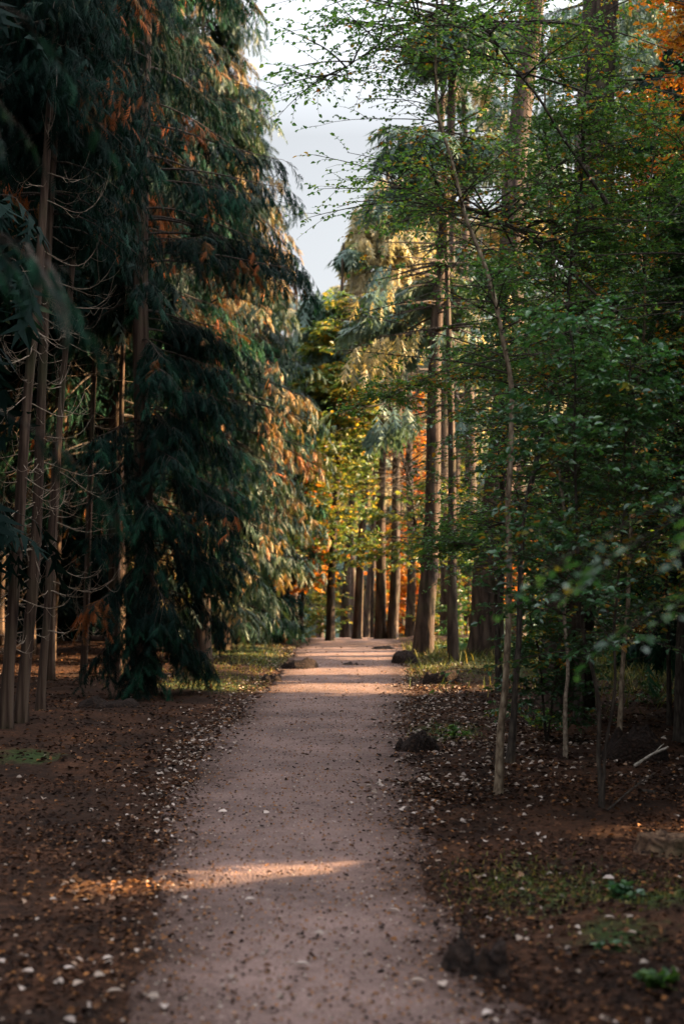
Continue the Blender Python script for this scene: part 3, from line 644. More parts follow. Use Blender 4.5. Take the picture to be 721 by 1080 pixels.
# thin trunks
THIN = [([(5, 768), (14, 640), (26, 430), (40, 300)], .07, 'leftmost thin bare trunk with reddish bark in the cedar stand', 7, .5),
        ([(21, 762), (36, 600), (43, 430), (50, 290)], .07, 'thin straight trunk standing close beside the leftmost trunk', 5.6, .5),
        ([(42, 748), (50, 640), (63, 450), (75, 310)], .05, 'thin grey trunk with flared root and many dead curled twigs', 6, .5),
        ([(88, 722), (94, 560), (100, 400), (106, 300)], .055, 'slender trunk with an orange lit side in the dark stand', 6.5, .6),
        ([(124, 722), (124, 600), (128, 480), (130, 350)], .05, 'slender trunk glowing orange at its foot beside the big cedar', 6.5, .6)]
def thin_tree(pts, r0, label, z0, seed, nb=110, H=13, group=None, dead=46, R=1.5):
    base = np.array(pts[0]); top = np.array(pts[-1]); d = (top - base) / (top[2] - base[2]); tip = base + d * H
    rng = np.random.default_rng(seed)
    t = thing('cedar_tree', label, 'tree', base, group)
    m = MB(); q = trunk(m, list(pts) + [tip], r0, .02, 60, 10, seed, .6, .10, .25); 
    tt = rng.uniform(z0, H * .97, nb) / H; b, _ = pick(q[None], np.zeros(nb, int), tt); az = rng.uniform(0, 6.28, nb)
    Lb = R * (1.1 - .7 * tt) * rng.uniform(.6, 1.1, nb)
    P = shoots(b, np.stack([np.cos(az), np.sin(az), 0 * az + .1], -1), Lb, 7, .7, .03, rng, up=.1)
    c = MB(); tubes(c, P, np.linspace(1, .15, 7)[None] * (.014 + 0 * Lb)[:, None], 4); c.m = 1
    k = 80; idx = np.repeat(np.arange(nb), k); s = rng.uniform(.2, .99, nb * k); p, tg = pick(P, idx, s); n = len(p)
    p = p + rng.normal(0, .13, (n, 3)); ax = norm(tg * .4 + np.array([0, 0, -.7]) + rng.normal(0, .35, (n, 3))); nr = norm(np.stack([np.cos(az[idx]), np.sin(az[idx]), 0 * s + .4], -1) + rng.normal(0, .4, (n, 3)))
    cl = vnoise(p * np.array([1, 1, .5]), 1.4, seed + 3); tint = np.where(cl > np.quantile(cl, .92), rng.uniform(.85, 1, n), rng.uniform(.0, .38, n))  # dark tint range puts the stand's shade into these crowns
    fronds(c, p, ax, nr, .2 * rng.uniform(.6, 1.2, n), tint, FR); c.build('crown', [B_DARK, M_CEDAR], t, base, smooth_=False)
    m.m = 1; dead_wood(m, q, H, .8, z0 + .8, dead, rng, .75); m.build('trunk', [B_CEDAR, B_TWIG], t, base)
    return t
for i, (pix, r0, lab, z0, hh) in enumerate(THIN):
    thin_tree(stem_px(pix, 0), r0, lab, z0, 200 + i)
# the rest of the stand, behind and left; dimmed tints deepen its shade
_rs = np.random.default_rng(77)
INNER = [(-5.6, 20.5), (-6.2, 24), (-5.2, 27.5), (-6.6, 30), (-5.4, 33.5), (-8, 22), (-8.6, 27), (-8.0, 33), (-9.8, 30), (-7.2, 37), (-5.0, 39.5), (-10.5, 36), (-4.4, 22.4), (-11.2, 25), (-12.5, 33), (-9.2, 41), (-4.6, 30.4), (-9.5, 46), (-11, 43.5), (-7.6, 45), (-7.2, 50), (-9.8, 52), (-12.5, 29), (-14.5, 34), (-5.6, 46)]  # outer trees stand out of view, added to block light
for i, (x, y) in enumerate(INNER):
    x += _rs.normal(0, .2); y += _rs.normal(0, .3)
    cedar('dark trunk and crown deep inside the shaded cedar stand', (x, y), 14.5 + _rs.normal(0, 1), 1.9, (6.2 if y < 31 else 4.5) if x / y > -.3 and y < 35 else .5, 170, 300 + i, per=(8, 3), tmpl=FR_COARSE, fl=.62, rust=.04, r0=.09, dead=22, group='trees deep in the cedar stand', shade_dim=.3, lean=(_rs.normal(.2, .3), 0))
# cedars added to the left and behind the viewer, to cut fill light
for i, (x, y) in enumerate([(-5.2, 13.8), (-5.6, 9.2), (-7.2, 11.8), (-6.4, 5.5), (-7.8, 16.5), (-4.6, 1.5), (-6.8, -1.5), (-4.8, -4.5), (-3.4, -8.5), (-6.6, -8)]):
    cedar('cedar added outside the left edge to deepen the shade', (x, y), 14, 2.0, 2.8, 150, 330 + i, per=(8, 3), tmpl=FR_COARSE, fl=.6, rust=.0, shade_dim=.35, r0=.11, group='added shade cedars outside the left edge')
# the tree whose branch tips hang blurred into the picture
def near_branches(label, base, H, specs, seed, mat, name, kind):
    rng = np.random.default_rng(seed); base = np.array([*base, gz1(*base) - .04])
    t = thing(name, label, 'tree', base)
    m = MB(); q = trunk(m, [base, base + np.array([0, 0, H])], .12, .03, 40, 12, seed); m.build('trunk', B_CEDAR if kind == 'cedar' else B_DARK, t, base)
    c = MB(); mb_ = c
    for tipp, n, fl in specs:
        c.m = 0
        tipp = np.array(tipp); z = min(tipp[2] + .5, H * .95); b = np.array([base[0], base[1], base[2] + z])
        mid = b * .45 + tipp * .55 + np.array([0, 0, .22])
        P = curve([b, mid, tipp], 14)[None]; tubes(mb_, P, np.linspace(.012, .003, 14)[None] * .55, 6)
        s = .45 + .55 * rng.random(n) ** .8; p, tg = pick(P, np.zeros(n, int), s)
        sd = norm(np.cross(tg, np.array([0, 0, 1.0]))) * rng.choice([-1, 1], n)[:, None]
        P2 = shoots(p, norm(tg * .8 + sd * .7 + np.array([0, 0, -.2])), .35 * rng.uniform(.5, 1.2, n), 4, .5 if kind == 'cedar' else .1, .03, rng); tubes(mb_, P2, np.linspace(.004, .0015, 4)[None] * np.ones((n, 1)), 3)
        c.m = 1; k = 14 if kind == 'cedar' else 6; i3 = np.repeat(np.arange(n), k); p3, t3 = pick(P2, i3, np.tile(np.linspace(.15, .98, k), n)); n3 = len(p3)
        if kind == 'cedar':
            fl = fl * .6; fronds(c, p3, norm(t3 * .6 + np.array([0, 0, -.5]) + rng.normal(0, .25, (n3, 3))), norm(np.array([.4, -.5, .7]) + rng.normal(0, .35, (n3, 3))), fl * rng.uniform(.6, 1.2, n3), rng.uniform(.15, .55, n3), FR)
        else:
            s_ = norm(np.cross(t3, np.array([0, 0, 1.0]))) * rng.choice([-1, 1], n3)[:, None]
            leaves(c, p3, norm(t3 * .6 + s_ * .8 + rng.normal(0, .2, (n3, 3))), norm(np.array([0, 0, 1]) + rng.normal(0, .3, (n3, 3))), fl * rng.uniform(.6, 1.2, n3), fl * .6, np.where(rng.random(n3) < .06, .97, rng.uniform(.1, .9, n3)))
    c.m = 0
    # the rest of its crown, up and away from the view
    nb = 120; b, _ = pick(q[None], np.zeros(nb, int), rng.uniform(.72, .98, nb)); az = rng.uniform(0, 6.28, nb)
    P = shoots(b, np.stack([np.cos(az), np.sin(az), 0 * az + .15], -1), rng.uniform(.8, 1.7, nb), 7, .5, .03, rng); tubes(mb_, P, np.linspace(.016, .004, 7)[None] * np.ones((nb, 1)), 4)
    n = nb * 30; p, tg = pick(P, np.repeat(np.arange(nb), 30), rng.uniform(.2, .99, n)); p = p + rng.normal(0, .12, (n, 3))
    k = keep(p); c.m = 1
    (fronds(c, p[k], norm(tg * .5 + np.array([0, 0, -.6]) + rng.normal(0, .3, (n, 3)))[k], norm(rng.normal(0, 1, (n, 3)) + np.array([0, 0, 1]))[k], .34, rng.uniform(.1, .7, n)[k], FR) if kind == 'cedar' else
     leaves(c, p[k], norm(tg * .5 + rng.normal(0, .5, (n, 3)))[k], norm(np.array([0, 0, 1]) + rng.normal(0, .4, (n, 3)))[k], .07, .045, rng.uniform(.1, .9, n)[k]))
    c.build('crown', [B_DARK, mat], t, base, smooth_=False)
near_branches('cedar close by whose blurred teal branch tips hang in at the left edge', (-3.0, 4.6), 11,
              [(at(76, 288, 4.3), 9, .13), (at(36, 262, 4.2), 7, .13), (at(58, 462, 4.4), 8, .12), (at(32, 20, 4.4), 8, .14), (at(4, 92, 4.2), 4, .12)], 401, M_CEDAR, 'cedar_tree', 'cedar')

# ------------------------------------------------------------------ RIGHT: saplings in front
broadleaf('pale leaning sapling whose thin stem bends left over the path', stem_px([(525, 838), (531, 740), (535, 640), (537, 520), (536, 400), (530, 345), (505, 260), (485, 200), (467, 140), (459, 80), (457, 20), (463, -60)], 0, .2), .030, .008, 130, 1.5, 501, bark=B_PALE, t0=.45, ls=.036, twigs=7, lpt=9, el=.25)
broadleaf('dark twin stem sapling right behind the pale leaning one', stem_px([(537, 806), (545, 720), (549, 660), (547, 595), (552, 545), (565, 470), (580, 420), (592, 380), (602, 300), (612, 180), (618, 60)], 0, .3), .031, .009, 150, 1.5, 502, t0=.28, ls=.041, lpt=9, el=.3, mk=.3, ml=.42, more=[[at(577, 425, 13.2), at(520, 398, 13.3), at(450, 402, 13.4), at(378, 432, 13.5)], [at(552, 545, 13.1), at(505, 560, 13.2), at(462, 590, 13.3)]])
broadleaf('slim upright sapling with a straight thin stem among green leaves', stem_px([(596, 798), (598, 700), (597, 600), (590, 480), (585, 350), (580, 240), (573, 120), (570, -20)], 0, .4), .018, .007, 150, 1.5, 503, t0=.25, ls=.040, lpt=9, bark=B_TWIG, el=.3)
broadleaf('forked dark sapling standing nearest the path on the right', stem_px([(634, 852), (631, 760), (620, 690), (612, 640), (606, 560), (602, 450), (600, 330)], 0), .017, .006, 80, .9, 504, t0=.3, ls=.052, twigs=6, lpt=9, more=[stem_px([(634, 852), (641, 770), (647, 700), (652, 600), (656, 480), (662, 380)], 0)], mat=M_HOLLY)
broadleaf('pale stemmed sapling right of the forked dark one', stem_px([(652, 792), (655, 720), (662, 620), (668, 500), (674, 380), (684, 250), (690, 120)], 0), .024, .009, 150, 1.4, 505, t0=.3, ls=.046, bark=B_PALE, yellow=.10, lpt=9)
broadleaf('young holly like bush with low spreading twigs between the saplings', stem_px([(577, 783), (571, 735), (566, 690), (560, 640)], 0), .016, .006, 34, .7, 506, t0=.1, ls=.05, mat=M_HOLLY, more=[stem_px([(577, 783), (583, 740), (590, 690), (596, 650)], 0)])
broadleaf('sapling at the right edge with yellow freckled leaves', stem_px([(706, 765), (700, 640), (704, 500), (700, 360), (712, 220)], 0), .028, .008, 150, 1.4, 507, t0=.15, ls=.048, yellow=.18, lpt=9)
broadleaf('thin dark sapling in the shade behind the forked one', stem_px([(612, 762), (618, 640), (622, 500), (632, 360), (640, 230)], 0), .026, .008, 150, 1.45, 508, t0=.2, ls=.048, mat=M_HOLLY, lpt=9)
# bushy trees that make the leafy wall
def gtree(x, y, H, lx, ly=0): 
    z = gz1(x, y) - .04; return [np.array([x, y, z]), np.array([x + lx * .3, y + ly * .3, z + H * .45]), np.array([x + lx, y + ly, z + H])]
broadleaf('dense green beech with dark lower leaves in front of the large dark trunk', gtree(2.75, 16.6, 6.2, .1), .06, .015, 240, 1.5, 511, t0=.30, twigs=9, lpt=11, ls=.05, name='beech_tree', cat='tree', el=.3)
broadleaf('dense green beech closest to the right edge of the path wall of leaves', gtree(3.35, 14.2, 5.6, .2), .06, .015, 260, 1.45, 512, t0=.28, twigs=9, lpt=11, ls=.048, name='beech_tree', cat='tree', mat=M_HOLLY, el=.3)
broadleaf('beech with many yellowing leaves at half height near the right edge', gtree(4.3, 18.0, 6.6, .2), .07, .015, 180, 1.6, 513, t0=.22, twigs=8, lpt=10, ls=.06, name='beech_tree', cat='tree', yellow=.16, el=.3)
broadleaf('tall green beech with long limbs reaching left over the path against the sky', gtree(3.3, 12.2, 9.8, -.3), .06, .016, 80, 1.8, 514, t0=.36, twigs=9, lpt=8, ls=.04, name='beech_tree', cat='tree', el=.25, taper=1.5, mk=.24,
          more=[[at(640, 215, 12.2), at(560, 90, 11.8), at(490, 2, 11.6), at(425, 30, 11.4), at(345, 84, 11.2)], [at(650, 330, 12.2), at(560, 250, 12.6), at(470, 210, 12.9), at(400, 190, 13.0)]])
broadleaf('shaded beech behind the saplings, its leaves almost black green', gtree(2.2, 20.0, 6.0, .1), .05, .013, 170, 1.35, 515, t0=.28, twigs=7, lpt=10, ls=.06, name='beech_tree', cat='tree', mat=M_HOLLY, el=.3)
for i, (x, y, H) in enumerate([(4.2, 24.75, 4.6), (5.3, 28.6, 5.2), (3.9, 29.4, 3.6), (6.6, 25.2, 5.5), (6.9, 30.6, 5.5), (5.2, 35.4, 4.5), (8.0, 36.6, 6.0)]):
    broadleaf('shaded evergreen bush filling the gap behind the leafy beeches', gtree(x, y, H, .1), .05, .012, 110, 1.15, 530 + i, mat=M_HOLLY, t0=.04, twigs=7, lpt=8, ls=.085, name='holly_bush', cat='bush', group='evergreen bushes behind the beeches', el=.35)
broadleaf('orange autumn beech glowing at the top right edge', gtree(5.5, 21.5, 12.5, .2), .09, .02, 260, 2.0, 516, t0=.45, twigs=8, lpt=10, ls=.085, name='beech_tree', cat='tree', mat=M_ORANGE, yellow=0, ylump=False)
near_branches('young beech beside the viewer whose blurred leafy twigs reach in from the right', (2.6, 4.4), 6.5,
              [(at(572, 598, 4.5), 9, .05), (at(640, 588, 4.4), 8, .05), (at(648, 668, 4.6), 6, .05)], 402, M_HOLLY, 'beech_tree', 'leafy')

# big trunks
f = gpx(512, 691); conifer('massive dark fir trunk left of the leafy wall, leaning slightly right', f, 24, 3.0, 9.5, 26, 601, r0=.36, r1=.10, lean=(1.75, 0), fl=.6, dead=26, bump=.09)
f = gpx(596, 746); conifer('massive fir trunk behind the beech saplings with ridged brown bark up high', f, 22, 2.8, 7.6, 22, 602, r0=.34, r1=.10, lean=(1.45, 0), fl=.6, dead=30, bump=.1, rings=80)
f = gpx(446, 691); conifer('dark fir trunk standing right at the path edge, fern at its foot', f, 17, 2.3, 5.2, 90, 603, per=(12, 5), r0=.21, r1=.05, lean=(.85, 0), fl=.6, dead=30)
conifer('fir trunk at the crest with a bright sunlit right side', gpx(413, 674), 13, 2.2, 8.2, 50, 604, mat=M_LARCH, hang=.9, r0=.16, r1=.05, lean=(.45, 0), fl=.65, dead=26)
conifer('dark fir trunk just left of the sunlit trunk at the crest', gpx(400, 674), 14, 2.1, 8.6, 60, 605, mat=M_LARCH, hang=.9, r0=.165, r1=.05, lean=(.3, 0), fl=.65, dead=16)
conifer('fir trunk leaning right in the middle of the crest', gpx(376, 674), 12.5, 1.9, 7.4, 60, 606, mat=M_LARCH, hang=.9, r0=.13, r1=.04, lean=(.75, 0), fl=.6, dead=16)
conifer('leftmost fir trunk at the crest beside the dark cedar skirt', gpx(348, 676), 11, 1.7, 6.8, 50, 607, r0=.125, r1=.04, lean=(.4, 0), fl=.6, dead=12)
def bx(px, d): return ((px - CXP) / FPX * d, d)
FAR = [(363, 47, 12, .17), (385, 52, 14, .18), (432, 46, 13, .17), (470, 44, 20, .22), (481, 52, 21, .24), (497, 47, 21, .26), (460, 60, 22, .24), (424, 66, 20, .2), (338, 58, 13, .18), (372, 70, 16, .2),
       (520, 56, 23, .25), (545, 48, 22, .26), (585, 58, 24, .3), (620, 50, 24, .3), (665, 47, 22, .3), (690, 52, 24, .3), (640, 33, 20, .28), (690, 34, 20, .27), (310, 66, 15, .2), (440, 82, 24, .25), (400, 86, 19, .24), (355, 92, 17, .24), (480, 90, 27, .25), (540, 80, 28, .3), (600, 84, 28, .3), (660, 78, 28, .3)]
for i, (px, d, H, r) in enumerate(FAR):
    x, y = bx(px, d); zb = gz1(x, y)
    gold = i in (6, 7, 10, 5)
    conifer('fir with pale golden hanging foliage beyond the crest' if gold else 'bluish fir beyond the crest, its haze put into paler needle colour', (x, y), H - zb, 2.3 + .05 * d * (H > 18) * .6, ((12.5 if px > 530 else 7.2) if d < 64 else 6) - zb, 44 if px > 425 else 60, 620 + i, mat=M_LARCH if gold else M_HAZY_FIR,
            name='larch_tree' if gold else 'fir_tree', r0=r, r1=.05, lean=(_rs.normal(.2, .3), 0), fl=.45, per=(9, 5), hang=.9 if gold else .5, group='golden larches beyond the crest' if gold else 'firs beyond the crest', dead=10, rings=30)
# larches whose drooping layers catch the sun over the path
conifer('larch with layered pale gold boughs drooping over the right side of the path', (2.15, 27.6), 9.7, 2.5, 6.3, 90, 671, mat=M_LARCH, name='larch_tree', r0=.11, r1=.03, lean=(-.1, 0), fl=.42, per=(10, 4), hang=1.0)
# the wood closes in behind: lower, fuller trees that fill the gaps between the trunks
for i in range(24):
    d = 78 + 30 * _rs.random(); px = 250 + i * 19.5 + _rs.normal(0, 8); x, y = bx(px, d); zb = gz1(x, y)
    top_ = (d * (340 if px < 420 else 470) / 1500 + 1.7) * _rs.uniform(.72, 1.0)
    conifer('far tree of the wood closing the view behind the trunks', (x, y), top_ - zb, 3.4, .4, 90, 680 + i, mat=M_LARCH if i % 3 == 0 else M_HAZY_FIR, r0=.2, r1=.05, fl=1.3, per=(6, 3), hang=.7, group='far trees closing the view', rings=20, taper=.5)
for i, (px, d, H, mt) in enumerate([(338, 46, 2.4, M_YELLOW), (428, 47, 2.3, M_ORANGE), (462, 46, 3.0, M_YELLOW), (492, 42, 2.6, M_HOLLY)]):
    x, y = bx(px, d)
    broadleaf('low understorey bush between the trunks beyond the crest', gtree(x, y, H, .1), .03, .008, 60, 1.2, 560 + i, mat=mt, t0=.05, twigs=7, lpt=8, ls=.11, name='understorey_bush', cat='bush', group='understorey bushes beyond the crest', ylump=mt is M_HOLLY, el=.4)
# autumn broadleaves at the bend
for i, (px, d, H, lab, mt, t0, L, ls) in enumerate([
        (296, 38.2, 8.6, 'yellow green maple overhanging the bend of the path', M_YELLOW, .24, 2.2, .14), (456, 36.8, 9.2, 'pale green maple leaning in from the right over the crest', M_YELLOW, .22, 2.8, .14),
        (318, 39.5, 6.5, 'small orange maple tucked beside the last cedar', M_ORANGE, .2, 1.1, .12), (392, 47, 10.5, 'yellow maple in the hazy gap beyond the crest', M_YELLOW, .3, 2.8, .17),
        (470, 54, 8.5, 'golden understorey tree seen between the fir trunks', M_YELLOW, .1, 2.2, .16), (535, 44, 8.0, 'yellow orange understorey tree behind the massive leaning trunk', M_ORANGE, .1, 1.7, .13),
        (430, 62, 9.5, 'low orange tree far behind the sunlit trunk', M_ORANGE, .1, 2.3, .17), (600, 40, 6.5, 'yellow bush glowing through the leafy wall', M_YELLOW, .1, 2.0, .13), (680, 38, 7.5, 'yellow tree behind the leafy wall near the right edge', M_YELLOW, .1, 2.2, .13)]):
    x, y = bx(px, d); zb = gz1(x, y)
    broadleaf(lab, gtree(x, y, H - zb, 1.5 if i == 0 else -1.9 if i == 1 else .2), .06, .015, 400 if i == 1 else 230 if i < 1 else 130, L, 700 + i, mat=mt, t0=t0, twigs=8, lpt=9, ls=ls, name='maple_tree' if 'maple' in lab else 'understorey_tree', cat='tree', ylump=False, el=.3)

# ------------------------------------------------------------------ unseen evergreens added to the right and behind, to shade the scene
_w = np.random.default_rng(31)
SHADE_TREES = [(5.6, 10.9, 12), (6.4, 8.5, 11), (5.9, 14.9, 14), (6.6, 13, 15), (6.4, 17, 16), (9.3, 8.0, 9), (8.7, 18.8, 17), (7.4, 21, 17), (7.0, 25, 14), (8.4, 29, 14), (9.6, 11.5, 9), (10.4, 16, 9), (10.8, 21, 9), (11.2, 26, 9), (12, 31, 9), (5.0, 5.5, 8), (8.2, 7, 8), (4.4, 1.5, 7), (7.4, 3, 7), (13.5, 18, 9), (14.5, 25.6, 9), (13.4, 12, 8), (4.8, -2.5, 10), (7.4, -1, 10), (4.0, -7.5, 11), (6.8, -7, 11), (1.4, -13, 11), (-1.8, -14, 11)]
for i, (x, y, H) in enumerate(SHADE_TREES):
    cedar('unseen dense evergreen added outside the frame to block light', (x + _w.normal(0, .2), y + _w.normal(0, .3)), H + _w.uniform(-.6, .8), 2.0 if x < 7 else 2.5, .3, int(14 * H), 800 + i, per=(11, 4), tmpl=FR_COARSE, cull=True, fl=.48, rust=.03, r0=.16, name='shade_evergreen', group='unseen evergreens added for shade', pw=1.0 if H > 14 else 1.3)

# ------------------------------------------------------------------ small things on the ground
def mound(name, label, px, py, w, h, seed, mat, cat, ragged=0.0, depth=.8, top=None, group=None):
    c = on_ground(px, py); rng = np.random.default_rng(seed)
    base = np.array([c[0], c[1], gz1(c[0], c[1]) - .03])
    nr_, na = 14, 36; r = np.linspace(0, 1, nr_); a = np.arange(na) / na * 2 * pi
    Rr, A = np.meshgrid(r, a, indexing='ij')
    lob = 1 + .28 * (vnoise(np.stack([np.cos(A), np.sin(A), 0 * A + seed], -1), 1.6, seed) - .5) * 2
    X = Rr * np.cos(A) * w / 2 * lob; Y = Rr * np.sin(A) * w / 2 * depth * lob
    prof = (1 - Rr ** (2.2 if not ragged else 6)) 
    nz = vnoise(np.stack([X / w * 5, Y / w * 5, 0 * X], -1), 1, seed + 1) - .5
    nz2 = vnoise(np.stack([X / w * 16, Y / w * 16, 0 * X], -1), 1, seed + 2) - .5
    Z = h * prof * (1 + (.6 + ragged) * nz + .35 * nz2) - .02 * (Rr > .99)
    X += nz2 * w * .05; Y += nz2 * w * .05
    V = np.stack([X, Y, np.maximum(Z, -.03)], -1) + base
    i, j = np.meshgrid(np.arange(nr_ - 1), np.arange(na), indexing='ij'); j2 = (j + 1) % na
    F = np.stack([i * na + j, (i + 1) * na + j, (i + 1) * na + j2, i * na + j2], -1).reshape(-1, 4)
    m = MB(); m.add(V, F); o = m.build(name, mat, None, base); o.location = base
    return tag(o, label, cat, group)
def stump(label, px, py, r, h, seed, jag, mat=None):
    c = on_ground(px, py); base = np.array([c[0], c[1], gz1(c[0], c[1]) - .03])
    na = 72; a = np.arange(na) / na * 2 * pi; cs = np.stack([np.cos(a), np.sin(a), 0 * a], -1)
    rough = vnoise(cs * 1.0 + seed, 2.2, seed) - .5; fine = vnoise(cs + seed, 9, seed + 1) - .5
    top = h * (1 + jag * (1.6 * (vnoise(cs + seed, 3.0, seed + 2) - .5) + 1.0 * (vnoise(cs + seed, 11, seed + 3) - .5)))
    lob = .5 + .5 * np.cos(a * 5 + seed); rings = []
    for t, fl in [(-.2, 1.75), (.0, 1.5), (.15, 1.22), (.35, 1.06), (.6, .98), (.85, .95), (1.0, .92)]:
        rr = r * (1 + (fl - 1) * (.5 + .7 * lob) + .22 * rough + .14 * fine); rings.append(np.stack([rr * np.cos(a), rr * np.sin(a), np.maximum(top * t, -.05)], -1))
    for q_, dz in [(.74, -.10), (.55, -.30), (.3, -.38), (.05, -.40)]:
        rr = r * q_ * (1 + .22 * rough + .2 * fine); rings.append(np.stack([rr * np.cos(a), rr * np.sin(a), top * (1 + dz * (jag + .12)) + h * .25 * fine * (jag + .1)], -1))
    V = np.concatenate(rings) + base; n = len(rings)
    i, j = np.meshgrid(np.arange(n - 1), np.arange(na), indexing='ij'); j2 = (j + 1) % na
    F = np.stack([i * na + j, i * na + j2, (i + 1) * na + j2, (i + 1) * na + j], -1).reshape(-1, 4)
    m = MB(); m.add(V, F); m.add(V[-na:], np.array([[k, (k + 1) % na, (k + 2) % na] for k in range(0, na - 1, 2)]))
    o = m.build('tree_stump', mat or B_ROT, None, base); o.location = base; return tag(o, label, 'stump')
stump('low dark rotten stump with ragged top at the front right of the path', 500, 1024, .145, .095, 901, .95)
stump('low mossy stump at the right edge', 702, 897, .17, .12, 902, .15, bark_mat('stump_wood', (.03, .018, .012), (.09, .05, .03), (.2, .12, .07), 14, 14, .8, .3))
mound('earth_mound', 'long dark mound of earth at the left path edge', 316, 705, .72, .17, 903, B_MOUND, 'mound', .2)
mound('earth_mound', 'smaller round dark mound just in front of the long mound on the left', 286, 719, .40, .13, 904, B_MOUND, 'mound', .2)
mound('earth_mound', 'dark mound of earth on the right path edge near the middle distance', 436, 792, .46, .16, 905, B_MOUND, 'mound', .2)
mound('earth_mound', 'flat dark mound right of the path beside the bright strip of sun', 465, 720, .6, .18, 906, B_MOUND, 'mound', .2)
mound('earth_mound', 'farthest flat dark mound lying on the path near the crest', 404, 685, .65, .09, 907, B_MOUND, 'mound', .2)
mound('earth_mound', 'dark mound in front of the dark fir trunk at the path edge', 426, 700, .55, .20, 908, B_MOUND, 'mound', .3)
mound('earth_mound', 'small dark clod in the middle of the path', 369, 702, .33, .08, 909, B_MOUND, 'mound', .2)
mound('earth_mound', 'low dark hump on the forest floor before the big dark cedar', 112, 745, .8, .12, 910, B_MOUND, 'mound', .2)
mound('earth_mound', 'black hump of soil behind the white broken stick', 668, 800, .6, .22, 911, B_MOUND, 'mound', .3)
# broken white stick, fallen twigs
def stick(name, label, a, b, r, mat, seed):
    rng = np.random.default_rng(seed); q = curve([a, (np.array(a) + np.array(b)) / 2 + np.array([.0, 0, .015]), b], 16); base = np.array(a)
    L = np.linspace(0, 1, 16); m = MB(); tubes(m, q[None], (r * (1.15 - .4 * L) * (1 + .3 * (vnoise(q, 20, seed) - .5)))[None], 8)
    d = norm(np.array(b) - np.array(a)); k = q[9]
    tubes(m, shoots(k[None], norm(d + np.array([.2, .3, .5]))[None], np.array([.14]), 5, .1, .05, rng), np.linspace(r * .5, r * .2, 5)[None], 5)
    o = m.build(name, mat, None, base); o.location = base; return tag(o, label, 'stick')
g = on_ground(668, 812); stick('fallen_stick', 'broken white barked stick propped on the ground at right', g + np.array([0, 0, .03]), at(704, 788, g[1] + .1), .014, bark_mat('white_bark', (.16, .13, .10), (.34, .29, .24), (.5, .45, .39), 20, 20, .3), 920)
g = on_ground(640, 858); stick('fallen_stick', 'thin dark fallen twig arching over the leaves at right', g + np.array([0, 0, .02]), at(690, 815, g[1] + .4), .007, B_DARK, 921)
g = on_ground(675, 838); stick('fallen_stick', 'dark fallen bough lying low at the right edge', g + np.array([0, 0, .02]), at(735, 846, g[1] + .3), .02, B_DARK, 922)
# ferns and little plants
def fern(label, px, py, R, n, seed, mat=M_FERN, name='fern', cat='fern', group=None):
    c = on_ground(px, py); rng = np.random.default_rng(seed); base = np.array([c[0], c[1], gz1(c[0], c[1]) - .02])
    az = rng.uniform(0, 6.28, n); el = rng.uniform(.5, 1.2, n); L = R * rng.uniform(.6, 1.2, n)
    P = shoots(np.tile(base, (n, 1)), np.stack([np.cos(az) * np.cos(el), np.sin(az) * np.cos(el), np.sin(el)], -1), L, 12, .55, .02, rng)
    m = MB(); tubes(m, P, np.linspace(.004, .001, 12)[None] * np.ones((n, 1)), 3, .2)
    k = 22; i = np.repeat(np.arange(n), k * 2); s = np.tile(np.repeat(np.linspace(.12, .98, k), 2), n); p, tg = pick(P, i, s)
    sd = norm(np.cross(tg, np.array([0, 0, 1.0]))) * np.where(np.arange(len(p)) % 2, 1, -1)[:, None]
    ll = .30 * L[i] * np.sin(np.clip(s * 1.05, 0, 1) * pi * .9 + .25) ** .8
    leaves(m, p, norm(sd + tg * .35), norm(np.cross(sd, tg) * np.sign(np.cross(sd, tg)[:, 2:3]) + rng.normal(0, .1, (len(p), 3))), np.maximum(ll, .01), np.maximum(ll, .02) * .28, rng.random(len(p)), .1)
    o = m.build(name, mat, None, base, smooth_=False); o.location = base; return tag(o, label, cat, group)
fern('bright green fern at the foot of the dark fir trunk', 482, 690, .55, 14, 931)
fern('green fern just right of the path crest beside the trunks', 495, 683, .6, 14, 932)
fern('small fern half hidden behind the dark mound at the path edge', 466, 688, .4, 10, 933)
fern('low fern between the massive trunk and the sapling stems', 545, 700, .5, 12, 934)
def plant(label, px, py, h, n, seed, mat=M_GREEN, ls=.05, name='seedling'):
    c = on_ground(px, py); rng = np.random.default_rng(seed); base = np.array([c[0], c[1], gz1(c[0], c[1]) - .02])
    az = rng.uniform(0, 6.28, n); el = rng.uniform(.4, 1.4, n)
    P = shoots(np.tile(base, (n, 1)), np.stack([np.cos(az) * np.cos(el), np.sin(az) * np.cos(el), np.sin(el)], -1), h * rng.uniform(.5, 1.1, n), 8, .3, .05, rng)
    m = MB(); tubes(m, P, np.linspace(.003, .001, 8)[None] * np.ones((n, 1)), 3, .2)
    k = 12; i = np.repeat(np.arange(n), k); p, tg = pick(P, i, rng.uniform(.25, 1, n * k)); nn = len(p)
    leaves(m, p, norm(tg * .3 + rng.normal(0, 1, (nn, 3)) * np.array([1, 1, .3])), norm(np.array([0, 0, 1]) + rng.normal(0, .3, (nn, 3))), ls * rng.uniform(.6, 1.2, nn), ls * .7, rng.uniform(.2, .95, nn))
    o = m.build(name, mat, None, base, smooth_=False); o.location = base; return tag(o, label, 'plant')
plant('small green seedling in the lower right corner', 690, 1040, .14, 8, 941)
plant('little green plant growing out of the moss patch', 655, 945, .12, 8, 942, M_HOLLY)
plant('leafy green bramble at the foot of the slim sapling', 568, 770, .5, 16, 943, name='bramble_bush')
plant('low green bramble between the saplings and the path', 480, 778, .22, 8, 944, name='bramble_bush')
plant('bramble sprawling in the shade behind the pale stemmed sapling', 690, 745, .7, 18, 945, M_HOLLY, .06, name='bramble_bush')
